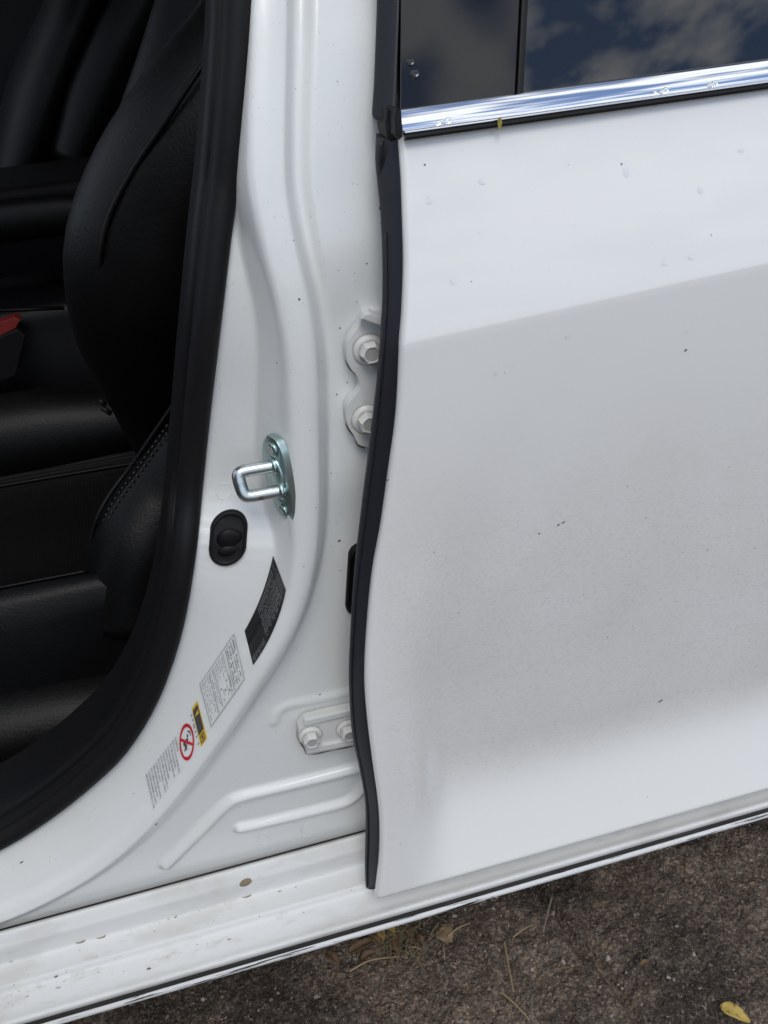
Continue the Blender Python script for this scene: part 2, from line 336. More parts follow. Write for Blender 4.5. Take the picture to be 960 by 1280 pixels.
def body(X, Z):
    X = np.asarray(X, float); Z = np.asarray(Z, float)
    d, par, sg = near_poly(X, Z, RP)
    k = np.arange(len(RP)); A = [np.interp(par, k, RA[:, j]) for j in range(7)]
    yr, st, w1, hw, dr, w2, slp = A
    e = np.maximum(d - hw, 0)
    left = yr + st * sm(0, 1, e / w1 * 0.9 + 0.0) + slp * np.maximum(e - w1 * 0.6, 0)
    right = yr + dr * sm(0, 1, e / w2)
    # a second shallow step beside the upper ridge, and a soft bulge on the ridge itself
    up = sm(0.80, 0.90, Z)
    right = right - up * 0.006 * sm(0.008, 0.015, e - 0.004) + 0.00 * X
    y = np.where(sg > 0, right, left)
    y = y + 0.0018 * np.clip(d / np.maximum(hw, 1e-4), 0, 1) ** 2 * (1 - up * 0.3)
    for Q, h_, w_ in ((RIB1, .0062, .0082), (RIB2, .0058, .0076), (RIB3, .0018, .0070)):
        dq, _, _ = near_poly(X, Z, Q); y = y - h_ * (1 - sm(0.10, 1.0, dq / w_))
    dq, _, sq = near_poly(X, Z, RIB1)
    y = y - 0.004 * np.exp(-(((X - PAD[0]) / .018) ** 2 + ((Z - PAD[1]) / .030) ** 2))
    y = y + 0.003 * np.exp(-(((X - HGE[0]) / .014) ** 2 + ((Z - HGE[1]) / .035) ** 2))
    return y + lean(Z)
def on_body(px, py, off=0.0):
    p = hit(px, py, body, 0.0, 0.30); return p - np.array([0, off, 0])

# weatherstrip line around the open doorway
WS = [(318, -300), (316, -60), (315, 0), (311, 70), (304, 150), (296, 230), (287, 300), (279, 370), (271, 440), (262, 520), (253, 610), (245, 690), (232, 770), (216, 828), (194, 882), (160, 935), (118, 976), (70, 1014), (20, 1046), (-40, 1075), (-120, 1105), (-260, 1150), (-900, 1370)]
_ws = catmull(WS, 130)
WP = np.array([on_body(a[0] - 8, a[1] - 1) for a in _ws])
# the pillar and lower jamb panel, cut along the weatherstrip
def make_body():
    xs = np.r_[np.arange(-1.05, -0.4625, 0.005), np.arange(-0.46, 0.16, 0.0020)]; zs = np.arange(0.20, 1.26, 0.0022)
    X, Z = np.meshgrid(xs, zs); Y = body(X, Z)
    d, _, s = near_poly(X, Z, WP[:, [0, 2]])
    keep = (s > 0) | (d < 0.007)
    idx = -np.ones(X.shape, int); idx[keep] = np.arange(keep.sum())
    V = np.stack([X[keep], Y[keep], Z[keep]], 1)
    q = np.stack([idx[:-1, :-1], idx[:-1, 1:], idx[1:, 1:], idx[1:, :-1]], -1).reshape(-1, 4); q = q[(q >= 0).all(1)]
    return link('door_jamb_panel', mesh('door_jamb_panel', V, q), M_jamb, car)
make_body()
# rubber weatherstrip: bulb plus inner flap, and the plastic trim behind it
n_ = len(WP); off = np.zeros_like(WP)
tgt = np.gradient(WP[:, [0, 2]], axis=0); tgt /= np.linalg.norm(tgt, axis=1)[:, None]
inw = np.stack([tgt[:, 1], np.zeros(n_), -tgt[:, 0]], 1)     # towards the doorway opening
if inw[40, 0] > 0: inw = -inw
link('weatherstrip', tube('weatherstrip', WP + inw * 0.004 + np.array([0, -0.003, 0]), 0.0088, 16), M_rubber, car)
def ribbon(offs):
    return np.stack([WP + inw * a + np.array([0, b, 0]) for a, b in offs], 1)
link('weatherstrip_flap', gridmesh('weatherstrip_flap', ribbon([(0.006, -0.008), (0.009, -0.0065), (0.0115, -0.002), (0.0125, 0.005), (0.013, 0.012), (0.013, 0.03)])), M_rubber, car)
tr = link('pillar_trim', gridmesh('pillar_trim', ribbon([(0.009, 0.012), (0.013, 0.012), (0.016, 0.014), (0.018, 0.019), (0.0185, 0.03), (0.0185, 0.05), (0.0175, 0.08)])), M_plastic, car)

# --- sill (rocker): one section run along the car
def on_col(py, Y): return P(200, py, Y)[2]
SEC = [(.0560, on_col(1109.8, .056)), (.0520, on_col(1114, .052)), (.0470, on_col(1127, .047)), (.0452, on_col(1132, .0452)), (.0447, on_col(1137, .0447)), (.0440, on_col(1149, .044)), (.0425, on_col(1153, .0425)), (.0360, on_col(1162, .036)), (.0262, on_col(1174.5, .0262)),
       (.0240, on_col(1177, .024)), (.0222, on_col(1181, .0222)), (.0205, on_col(1187, .0205)), (.0120, on_col(1200, .012)), (.0020, on_col(1214, .002)), (-.0040, on_col(1221, -.004)), (-.0065, on_col(1225, -.0065)), (-.0068, on_col(1229, -.0068)), (-.003, on_col(1231, -.003)), (.01, on_col(1232, .01) - .004)]
def run(name, sec, material, x0=-1.15, x1=0.95, nx=70, parent=car):
    s2 = catmull(sec, 90) if len(sec) > 6 else np.array(sec, float); xs = np.linspace(x0, x1, nx)
    V = np.stack([np.stack([np.full(len(s2), x), s2[:, 0], s2[:, 1]], 1) for x in xs], 0)
    return link(name, gridmesh(name, V), material, parent)
run('sill', SEC, M_sill)
zb = SEC[-3][1]
link('panel_gap_shade', tube('panel_gap_shade', [P(a, 1162.5 - a * .2725, .0565) for a in (-1100, -400, -200, 0, 150, 300, 460, 600)], .0007, 8), M_rubber, car)  # black tube added to paint the shade of the deep gap above the sill
M_dusty = mat('dusty_grey_rubber', (0.045, 0.043, 0.042), 0.8, spec=0.2)
mixvar(M_dusty, 60, (0.10, 0.095, 0.088), .5, .7, stretch=(.3, 1, 1), amount=.7)
run('sill_rubber_strip', [(.006, zb + .0008), (-.0035, zb + .0006), (-.0048, zb - .002), (-.0048, zb - .012), (-.003, zb - .0140), (.006, zb - .0140)], M_dusty)
run('sill_lower_lip', [(.010, zb - .0134), (-.0035, zb - .0136), (-.0056, zb - .0142), (-.0060, zb - .0165), (-.0050, zb - .0178), (.02, zb - .0185), (.08, zb - .03), (.10, zb - .09)], M_lip)

# --- rear door
zT0 = P(500, 162, .045)[2]; pT1 = P(960, 92, .045)
pc0 = P(502, 433, 0); pc1 = P(960, 330, 0); pb0 = P(470, 1122, -.009); pb1 = P(960, 984, -.009)
def ztop(X): return zT0 + (pT1[2] - zT0) * (X - 0.03) / (pT1[0] - 0.03)
def zcr(X): return pc0[2] + (pc1[2] - pc0[2]) * (X - pc0[0]) / (pc1[0] - pc0[0])
def zbot(X): return pb0[2] + (pb1[2] - pb0[2]) * (X - pb0[0]) / (pb1[0] - pb0[0])
EDGE_PX = [(499, 150), (500, 178), (503, 215), (505, 262), (507, 330), (505, 395), (502, 433), (497, 520), (488, 590), (478, 660), (467, 722), (460, 790), (457, 850), (460, 900), (466, 950), (473, 1000), (476, 1038), (475, 1080), (470, 1126)]
_ed = catmull(EDGE_PX, 70); _e0 = np.array([P(a[0], a[1], 0.006) for a in _ed])
def xedge0(Z): o_ = np.argsort(_e0[:, 2]); return np.interp(Z, _e0[o_, 2], _e0[o_, 0])
_wt = np.linspace(0, 1.05, 400); _an = np.interp(_wt, [0, .06, .25, .55, .76, .90, 1.05], [-0.6, -1.6, -3.6, -6.2, -7.2, 13.0, 15.0])
_an = np.where(_an > 0, _an * 1.0, _an)
_yt = -np.r_[0, np.cumsum(np.tan(np.radians(_an[:-1])) * np.diff(_wt))] * 0.54
_yt = _yt - np.clip((_wt - .55) / .45, 0, 1) ** 2 * np.interp(1.0, _wt, _yt)      # the bottom edge comes back flush with the crease
def door(X, Z):
    X = np.asarray(X, float); Z = np.asarray(Z, float)
    t = np.clip((Z - zcr(X)) / (ztop(X) - zcr(X)), 0, 1.3)
    up = 0.024 * t ** 1.25 + 0.012 * t
    wv = np.clip((zcr(X) - Z) / (zcr(X) - zbot(X)), 0, 1.02)
    ed = X - xedge0(Z)
    k = 0.12 + 0.88 * sm(0.022, 0.075 + 0.05 * (1 - sm(0, .35, wv)), ed)
    low = np.interp(wv, _wt, _yt) * k - 0.010 * np.clip(wv, 0, 1) ** 1.2
    return np.where(Z > zcr(X), up, low)
EP = np.array([hit(a[0], a[1], door, -0.05, 0.1) for a in _ed])          # front edge on the skin
def xedge(Z): o_ = np.argsort(EP[:, 2]); return np.interp(Z, EP[o_, 2], EP[o_, 0])
def make_door():
    tv = np.r_[np.linspace(0, 0.93, 26), np.linspace(0.95, 1.0, 6)]; bv = np.r_[np.linspace(0, 0.05, 6)[1:], np.linspace(0.07, 0.97, 60), np.linspace(0.98, 1.0, 5)]
    us = np.linspace(0, 1, 110) ** 1.5; XM = 0.85; rad = 0.0035
    rows = []
    for kind, ts in (('u', tv), ('l', bv)):
        for t in ts:
            X = 0.0
            for _ in range(12):
                Z = ztop(X) + (zcr(X) - ztop(X)) * t if kind == 'u' else zcr(X) + (zbot(X) - zcr(X)) * t
                X = float(xedge(Z))
            xs = X + rad + (XM - X - rad) * us
            zs = ztop(xs) + (zcr(xs) - ztop(xs)) * t if kind == 'u' else zcr(xs) + (zbot(xs) - zcr(xs)) * t
            ys = door(xs, zs); row = np.stack([xs, ys, zs], 1)
            hem = []
            for a in (90, 72, 54, 36, 18):
                hem.append((X + rad - rad * math.sin(R(a)), ys[0] + rad * (1 - math.cos(R(a))), zs[0]))
            pre = [(X + 0.0005, ys[0] + 0.022, zs[0])]
            rows.append(np.vstack([pre, hem, row]))
    # bottom hem rolls inboard
    last = rows[-1]
    for a in (30, 60, 90):
        q = last.copy(); q[:, 2] -= rad * math.sin(R(a)); q[:, 1] += rad * (1 - math.cos(R(a))); q[0, 1] = last[0, 1]; rows.append(q)
    q = rows[-1].copy(); q[:, 1] += 0.018; rows.append(q)
    V = np.array(rows); me = gridmesh('rear_door', V)
    o = link('rear_door', me, M_door, car); face_to_cam(o)
    # inner shell closes the door from behind
    zs = np.linspace(0.315, 0.955, 20); V2 = np.stack([np.stack([np.linspace(float(xedge(z)) + 0.012, XM, 12), np.full(12, 0.050), np.full(12, z)], 1) for z in zs])
    link('inner_panel', gridmesh('inner_panel', V2), M_jamb, o)
    return o
rdoor = make_door()
# rubber seal along the front edge of the door
SEAL_L = [(470, 172), (469, 200), (472, 232), (476, 275), (478, 340), (477, 400), (472, 470), (462, 560), (452, 640), (443, 720), (438, 790), (436, 850), (440, 915), (449, 960), (456, 1000), (457, 1040), (456, 1080), (457, 1108)]
SEAL_R = [(497, 172), (500, 200), (502, 232), (505, 275), (507, 340), (505, 400), (500, 470), (493, 560), (482, 640), (468, 720), (460, 790), (457, 850), (462, 915), (468, 960), (473, 1000), (476, 1040), (474, 1080), (470, 1108)]
nS = 110; sl_ = catmull(SEAL_L, nS); sr_ = catmull(SEAL_R, nS)
def strip_between(name, l, r, yl, yr, bulge, material, parent, back=0.016, ncol=12):
    rows = []
    for i in range(len(l)):
        a = P(l[i][0], l[i][1], yl[i]); b = P(r[i][0], r[i][1], yr[i]); row = [a + np.array([0.004, back, 0])]
        for k in range(ncol + 1):
            t = k / ncol; th = math.pi * t; q = a + (b - a) * (0.5 - 0.5 * math.cos(th)); q = q + np.array([0, -bulge * math.sin(th) ** 0.8, 0]); row.append(q)
        row.append(b + np.array([0.002, back * 0.6, 0])); rows.append(row)
    V = np.array(rows); me = gridmesh(name, V); o = link(name, me, material, parent)
    # end caps
    bm = bmesh.new(); bm.from_mesh(me); bm.verts.ensure_lookup_table(); c = V.shape[1]
    for s in (0, len(l) - 1): bm.faces.new([bm.verts[s * c + j] for j in range(c)])
    bm.normal_update(); bm.to_mesh(me); bm.free()
    face_to_cam(o); return o
yr_ = np.array([np.interp(-a[1], -EDGE_Y[::-1] if False else -_ed[::-1, 1], EP[::-1, 1]) for a in sr_]) if False else np.interp(sr_[:, 1], _ed[:, 1], EP[:, 1]) + 0.006
yl_ = yr_ + 0.016
seal = strip_between('edge_seal', sl_, sr_, yl_, yr_, 0.0035, M_seal, rdoor)
_lip = [P(l[0] + (r[0] - l[0]) * .16, l[1], yl + (yr - yl) * .16 - .0022) for l, r, yl, yr in zip(sl_, sr_, yl_, yr_)][14:]
link('seal_lip', tube('seal_lip', _lip, .0009, 8), M_seal, rdoor)
# moulded pocket near the top of the seal
def blob(name, c, r, material, parent, n=(0, -1, 0), rz=0, sub=3):
    bm = bmesh.new(); bmesh.ops.create_icosphere(bm, subdivisions=sub, radius=1)
    for v in bm.verts: v.co = Vector((v.co.x * r[0], v.co.y * r[1], v.co.z * r[2]))
    bmesh.ops.rotate(bm, verts=bm.verts, matrix=Matrix.Rotation(rz, 3, 'Y')); bmesh.ops.translate(bm, verts=bm.verts, vec=Vector(c))
    me = bpy.data.meshes.new(name); bm.to_mesh(me); bm.free(); return link(name, me, material, parent)
blob('seal_pocket', P(486, 208, .048), (.0065, .005, .016), M_rubber, rdoor)
link('seal_fold', tube('seal_fold', [P(*q, .047) for q in catmull([(477, 178), (475, 195), (476, 215), (481, 231), (486, 243), (479, 252), (476, 262)], 24)], .0014, 8), M_seal, rdoor)

# window, gloss cover, division bar
zb0 = P(500, 140, .050)[2]
TILT = math.tan(R(21))
def glassY(Z): return 0.052 + (Z - zb0) * TILT
def on_glass(px, py, off=0.0):
    p = hit(px, py, lambda X, Z: glassY(Z), 0.0, 0.4, 600); return p - np.array([0, off, 0])
def slab(name, quad, thick, material, parent, bevel=0.0008):
    q = [np.asarray(v) for v in quad]; n = np.cross(q[1] - q[0], q[3] - q[0]); n /= np.linalg.norm(n)
    if n[1] > 0: n = -n; q = q[::-1]
    o = link(name, extrude_poly(name, q, thick, n, bevel), material, parent, smooth=False); return o
def gp(X, Z, off=0.0): return np.array([X, glassY(Z) - off, Z])
cA = on_glass(498, 134); cB = on_glass(645, 118); cT = on_glass(499, 0); cU = on_glass(651, 0)
def along(p, q, Z): return p[0] + (q[0] - p[0]) * (Z - p[2]) / (q[2] - p[2])
ZU = 1.30; zl = zb0 - 0.025
slab('pillar_cover', [gp(along(cA, cT, zl), zl, .003), gp(along(cB, cU, zl) - .0015, zl, .003), gp(along(cB, cU, ZU) - .0015, ZU, .003), gp(along(cA, cT, ZU), ZU, .003)], .006, M_gloss, rdoor)
slab('window_pane', [gp(along(cB, cU, zl) + .0035, zl), gp(0.9, zl), gp(0.9, ZU), gp(along(cB, cU, ZU) + .0035, ZU)], .004, M_glass, rdoor)
slab('division_bar', [gp(along(cB, cU, zb0) - .0012, zb0, .005), gp(along(cB, cU, zb0) + .0030, zb0, .005), gp(along(cB, cU, ZU) + .0030, ZU, .005), gp(along(cB, cU, ZU) - .0012, ZU, .005)], .009, M_plastic, rdoor, .0012)
# rubber edging in front of the cover
lp = [(472, -260), (471, -60), (471, 0), (469, 60), (467, 110), (465, 140), (466, 147), (473, 152)]; rp_ = [(501, -260), (499, -60), (499, 0), (497, 60), (495, 110), (493, 136), (492, 147), (486, 153)]
L1 = catmull(lp, 60); R1 = catmull(rp_, 60)
yR = np.array([float(on_glass(a[0], a[1])[1]) - 0.003 for a in R1]); yL = yR + 0.012
strip_between('pillar_edge_rubber', L1, R1, yL, yR, .003, M_seal, rdoor)
# chrome strip, its black lip and the end cap
def strip_run(name, sec_fn, material, x0, x1, nx, parent):
    V = np.array([sec_fn(x) for x in np.linspace(x0, x1, nx)]); o = link(name, gridmesh(name, V), material, parent); face_to_cam(o); return o
cx0 = P(503, 155, .035)[0]
ca = P(503, 138, .040); cb_ = P(503, 169, .034); cc_ = P(960, 76, .040); cd = P(960, 105, .034)
def ztopc(x): return ca[2] + (cc_[2] - ca[2]) * (x - ca[0]) / (cc_[0] - ca[0])
def zbotc(x): return cb_[2] + (cd[2] - cb_[2]) * (x - cb_[0]) / (cd[0] - cb_[0])
def chrome_sec(x):
    a, b = ztopc(x), zbotc(x); h = (a - b); out = [(x, .056, a - .0005)]
    for t in np.linspace(0, 1, 40):
        th = math.pi * t; z = a - h * (0.5 - 0.5 * math.cos(th)); q_ = 0.5 - 0.5 * math.cos(th); y = 0.0400 - h * (math.tan(R(38)) * q_ - (math.tan(R(38)) - math.tan(R(8))) * q_ * q_ / 2); out.append((x, y, z))
    out.append((x, .05, b + .0005)); return out
strip_run('chrome_strip', chrome_sec, M_chrome, cx0, .85, 80, rdoor)
strip_run('belt_rubber_lip', lambda x: [(x, .05, zbotc(x) + .0012), (x, .0300, zbotc(x) + .0010), (x, .0283, zbotc(x) - .0004), (x, .0283, zbotc(x) - .0016), (x, .030, zbotc(x) - .0024), (x, .05, zbotc(x) - .0024)], M_rubber, cx0, .85, 40, rdoor)
strip_run('chrome_bottom_edge', lambda x: [(x, .0335, zbotc(x) + .0026), (x, .0298, zbotc(x) + .0022), (x, .0296, zbotc(x) + .0012), (x, .034, zbotc(x) + .0010)], M_chrome, cx0, .85, 30, rdoor)
q0 = [P(496, 136, .031), P(502, 137, .031), P(504, 171, .027), P(499, 175, .027), P(494, 168, .030), P(493, 146, .032)]
link('strip_end_cap', extrude_poly('strip_end_cap', q0, .022, (0, -1, 0), .0012), M_rubber, rdoor, smooth=False)
q0 = [P(484, 137, .042), P(494, 139, .040), P(494, 168, .040), P(497, 176, .040), P(490, 180, .042), P(484, 172, .044), P(481, 155, .045)]
link('seal_corner', extrude_poly('seal_corner', q0, .02, (0, -1, 0), .002), M_rubber, rdoor, smooth=False)

# --- door striker
def make_striker():
    c = on_body(355, 595); e_ = .004; gx = float(body(c[0] + e_, c[2]) - body(c[0] - e_, c[2])) / (2 * e_)
    nrm = np.array([gx, -1.0, 0.0]); nrm /= np.linalg.norm(nrm)
    nrm = np.array([-0.90, -0.435, 0.0]); dy = P(354, 595, .0550) ; c = dy
    up = np.array([0.02, 0, 1.0]); up -= nrm * (up @ nrm); up /= np.linalg.norm(up); sd_ = np.cross(up, nrm)   # towards the viewer side
    if sd_[1] > 0: sd_ = -sd_
    root = empty('door_striker', tuple(c), car)
    def W(a, b, h=0): return sd_ * a + up * b + nrm * h
    out = [(-.004, .034), (.006, .0335), (.0115, .028), (.0150, .010), (.0158, -.008), (.0140, -.026), (.009, -.0345), (-.003, -.0350), (-.010, -.028), (-.0165, -.008), (-.0165, .010), (-.0125, .024)]
    out = catmull(out + [out[0]], 40)[:-1]
    pl = link('striker_plate', autosmooth(extrude_poly('striker_plate', [W(a, b, .0055) for a, b in out], .0055, nrm, .0008)), M_zinc, root, smooth=True)
    # raised oval boss
    ov = [(.009 * math.cos(t) * 1.15, .019 * math.sin(t) - .001) for t in np.linspace(0, 2 * math.pi, 28, endpoint=False)]
    link('striker_boss', autosmooth(extrude_poly('striker_boss', [W(a, b, .0068) for a, b in ov], .002, nrm, .0009)), M_zinc, root)
    pu = P(343, 582, .0530) - c; pl_ = P(352, 613, .0465) - c; ln = P(297, 590, .0600) - P(341, 582, .0600); ln = np.array([-0.0270, -0.0005, 0.0008])
    ua, la = pu - ln * 0.12, pl_ - ln * 0.12
    a1, a2 = pu + ln, pl_ + ln; r_ = .006; dv = (a2 - a1) / np.linalg.norm(a2 - a1); lv = ln / np.linalg.norm(ln)
    path = [ua, ua + (a1 - ua) * .3, ua + (a1 - ua) * .6, a1 - lv * r_, a1 - lv * r_ * .35 + dv * r_ * .10, a1 - lv * r_ * .05 + dv * r_ * .45, a1 + dv * r_ * 1.1, (a1 + a2) / 2, a2 - dv * r_ * 1.1, a2 - lv * r_ * .05 - dv * r_ * .45, a2 - lv * r_ * .35 - dv * r_ * .10, a2 - lv * r_, la + (a2 - la) * .6, la + (a2 - la) * .3, la]
    path = np.array(path); pth = []
    for i in range(len(path) - 1):
        for t in np.linspace(0, 1, 4, endpoint=False): pth.append(path[i] + (path[i + 1] - path[i]) * t)
    pth.append(path[-1]); pth = np.array(pth)
    for _ in range(2): pth[1:-1] = (pth[:-2] + 2 * pth[1:-1] + pth[2:]) / 4
    link('striker_loop', tube('striker_loop', pth, .0047, 16), M_worn, root)
    for base in (pu, pl_):
        cl = np.array([base - lv * .0012, base + lv * .0004, base + lv * .0014, base + lv * .0022])
        link('loop_collar', tube('loop_collar', cl, [.0068, .0070, .0066, .0052], 18), M_zinc, root)
    for b in (.0245, -.0265):
        cc2 = W(.0015, b, .0055)
        ring = tube('striker_screw', np.array([cc2, cc2 + nrm * .0012, cc2 + nrm * .0020]), [.0058, .0056, .0042], 18); o = link('striker_screw', ring, M_zinc, root)
        st_ = [(.0022 if i % 2 else .0034) * np.array([math.cos(i * math.pi / 6), math.sin(i * math.pi / 6)]) for i in range(12)]
        link('screw_recess', extrude_poly('screw_recess', [cc2 + nrm * .00225 + sd_ * a + up * b2 for a, b2 in st_],   .0006, nrm), M_bolttop, root, smooth=False)
    return root
make_striker()

# --- bolts shared by both hinges
def bolt_mesh():
    bm = bmesh.new(); prof = [(0.0, .0035), (.0072, .0034), (.0098, .0020), (.0108, .0010), (.0108, 0.0)]
    seg = 28; rings = []
    for r_, h in prof[1:]: rings.append([bm.verts.new((r_ * math.cos(a), -h, r_ * math.sin(a))) for a in np.linspace(0, 2 * math.pi, seg, endpoint=False)])
    for A_, B_ in zip(rings[:-1], rings[1:]):
        for j in range(seg): bm.faces.new((A_[j], A_[(j + 1) % seg], B_[(j + 1) % seg], B_[j]))
    bm.faces.new(rings[0])
    hx = []
    for h, rr in ((.0030, .0076), (.0095, .0074), (.0110, .0064)): hx.append([bm.verts.new((rr * math.cos(a + .35), -h, rr * math.sin(a + .35))) for a in np.linspace(0, 2 * math.pi, 6, endpoint=False)])
    for A_, B_ in zip(hx[:-1], hx[1:]):
        for j in range(6): bm.faces.new((A_[j], B_[j], B_[(j + 1) % 6], A_[(j + 1) % 6]))
    rim = [bm.verts.new((.0052 * math.cos(a + .35), -.0110, .0052 * math.sin(a + .35))) for a in np.linspace(0, 2 * math.pi, 24, endpoint=False)]
    # annulus from hex to round rim
    for j in range(6):
        for k in range(4):
            i = j * 4 + k
            if k < 2: bm.faces.new((hx[2][j], rim[(i + 1) % 24], rim[i]))
            elif k == 2: bm.faces.new((hx[2][j], hx[2][(j + 1) % 6], rim[(i + 1) % 24], rim[i]))
            else: bm.faces.new((hx[2][(j + 1) % 6], rim[(i + 1) % 24], rim[i]))
    r2 = [bm.verts.new((v.co.x * .96, -.0102, v.co.z * .96)) for v in rim]
    for j in range(24): bm.faces.new((rim[j], rim[(j + 1) % 24], r2[(j + 1) % 24], r2[j]))
    f = bm.faces.new(r2); f.material_index = 1
    for r0, r1, h in ((.0104, .0119, .0005), (.0070, .0083, .0037)):
        g0 = [bm.verts.new((r0 * math.cos(a), -h, r0 * math.sin(a))) for a in np.linspace(0, 2 * math.pi, 28, endpoint=False)]; g1 = [bm.verts.new((r1 * (1 + .03 * math.sin(5 * a)) * math.cos(a), -h + .0004, r1 * (1 + .03 * math.sin(5 * a)) * math.sin(a))) for a in np.linspace(0, 2 * math.pi, 28, endpoint=False)]
        for j in range(28): bm.faces.new((g0[j], g0[(j + 1) % 28], g1[(j + 1) % 28], g1[j])).material_index = 2
    bmesh.ops.recalc_face_normals(bm, faces=bm.faces)
    me = bpy.data.meshes.new('bolt'); bm.to_mesh(me); bm.free(); me.materials.append(M_bolt); me.materials.append(M_bolttop); me.materials.append(mat('grey_brown_grime', (.47, .44, .39), .8))
    return autosmooth(me, 30)
BOLT = bolt_mesh()
def put_bolt(parent, p, rot, s=1.0):
    o = bpy.data.objects.new('bolt', BOLT); COL.objects.link(o); o.parent = parent; o.location = tuple(p); o.rotation_euler = (0, rot, 0); o.scale = (s, s, s); return o
for pg in BOLT.polygons: pg.use_smooth = True
# upper hinge
YH = 0.0525
HOUT = [(455, 391), (449, 406), (443, 415), (436, 425), (433, 436), (434, 451), (439, 462), (446, 470), (450, 482), (445, 493), (435, 504), (432, 516), (435, 533), (444, 547), (447, 555), (456, 559), (470, 558), (490, 545), (500, 480), (500, 410), (480, 388), (466, 388)]
hp = catmull(HOUT + [HOUT[0]], 70)[:-1]
hinge = link('door_hinge', autosmooth(extrude_poly('door_hinge', [P(a, b, YH) for a, b in hp], .010, (0, -1, 0), .0010)), M_hinge, car)
hinge['label'] = 'upper hinge plate with a scalloped edge'
put_bolt(hinge, P(461, 437, YH), 0.3, 1.0); put_bolt(hinge, P(458.5, 524, YH), 0.75, 1.0)
fl_ = [(452, 399), (455, 393), (463, 391), (480, 398), (500, 408), (500, 416), (478, 408), (462, 403)]
link('hinge_arm', extrude_poly('hinge_arm', [P(a, b, YH - .010) for a, b in fl_], .0105, (0, -1, 0), .0012), M_hinge, hinge, smooth=False)
link('grime_line', tube('grime_line', [on_body(a - .6, b + .3) for a, b in catmull(HOUT[:16], 60)], .0007 + .0004 * np.sin(np.linspace(0, 40, 60)), 6), M_rust, hinge)
# lower hinge
YL_ = 0.0490
LOUT = [(381, 902), (400, 897), (436, 889), (470, 881), (476, 920), (443, 931), (410, 938), (385, 942), (381, 934), (373, 922), (373, 911)]
lh = link('door_hinge', autosmooth(extrude_poly('door_hinge', [P(a, b, YL_) for a, b in LOUT], .010, (0, -1, 0), .0012)), M_hinge, car)
lh['label'] = 'lower hinge plate, narrow and grimy'
put_bolt(lh, P(388, 919, YL_), 0.5, 0.92); put_bolt(lh, P(434.5, 910.5, YL_), 0.2, 0.92)
for qn, q in (('plate_lip', [(381, 901), (436, 888.5), (470, 880.5), (470, 886.5), (436, 895), (386, 907), (379, 907)]), ('plate_lip', [(383, 934), (410, 931), (443, 924.5), (470, 918), (470, 924), (443, 931), (410, 938), (385, 942)])):
    link(qn, extrude_poly(qn, [P(a, b, YL_ - .0030) for a, b in q], .0032, (0, -1, 0), .0010), M_hinge, lh, smooth=False)
link('grime_line', tube('grime_line', [on_body(a, b) for a, b in catmull([(470, 925), (443, 932), (410, 939), (385, 943), (380, 935), (372, 922), (372, 910), (381, 901), (400, 896), (440, 887)], 60)], .0006 + .0003 * np.sin(np.linspace(0, 40, 60)), 6), M_rust, lh)
link('grime_line', tube('grime_line', [P(a, b, YL_ - .0002) for a, b in catmull([(394, 931), (405, 930), (420, 927.5), (441, 923)], 30)], .0010 + .0005 * np.sin(np.linspace(0, 14, 30)), 6), M_rust, lh)

# --- rubber plugs
def pill(cx, cy, hw, hh, n=40):
    pts = []
    for t in np.linspace(0, 2 * math.pi, n, endpoint=False):
        x = hw * math.cos(t); y = hw * math.sin(t); y += (hh - hw) * (1 if math.sin(t) > 0 else -1); pts.append((x, y))
    return [(cx + x - 0.06 * y, cy + y - 0.12 * x) for x, y in pts]
def make_plug(cx, cy, hw, hh, depth, name, label, ball=True):
    scales = [(1.0, 0.0), (1.0, .0022), (.96, .0034), (.90, .0036), (.86, .0030), (.84, .0024), (.80, .0021), (.60, .0021), (.3, .0021), (.02, .0021)]
    if not ball: scales = [(1.0, 0.0), (1.0, .0030), (.95, .0045), (.85, .0050), (.78, .0040), (.74, .0025), (.4, .0028), (.02, .0030)]
    rows = [np.array([on_body(*q) for q in pill(cx, cy, hw * k, hh * k)]) - np.array([0, h, 0]) for k, h in scales]; c = rows[0].mean(0)
    V = np.array(rows); V = np.concatenate([V, V[:, :1]], 1)
    o = link(name, gridmesh(name, V), M_rubber, car); face_to_cam(o); o['label'] = label
    if ball:
        b = on_body(cx + 2, cy + 2, .0010)
        blob('plunger', b, (.0100, .0036, .0090), M_plastic, o)
        blob('plunger_tip', on_body(cx, cy + 17, .0010), (.0080, .0026, .0050), M_plastic, o)
    return o
# push the panel open behind the switch recess is hidden by the rubber cup
make_plug(285, 671, 23.5, 34.5, .002, 'door_switch', 'black oval rubber door switch', True)
make_plug(447, 722, 14, 44, .002, 'rubber_plug', 'black rubber plug half hidden by the door seal', False)

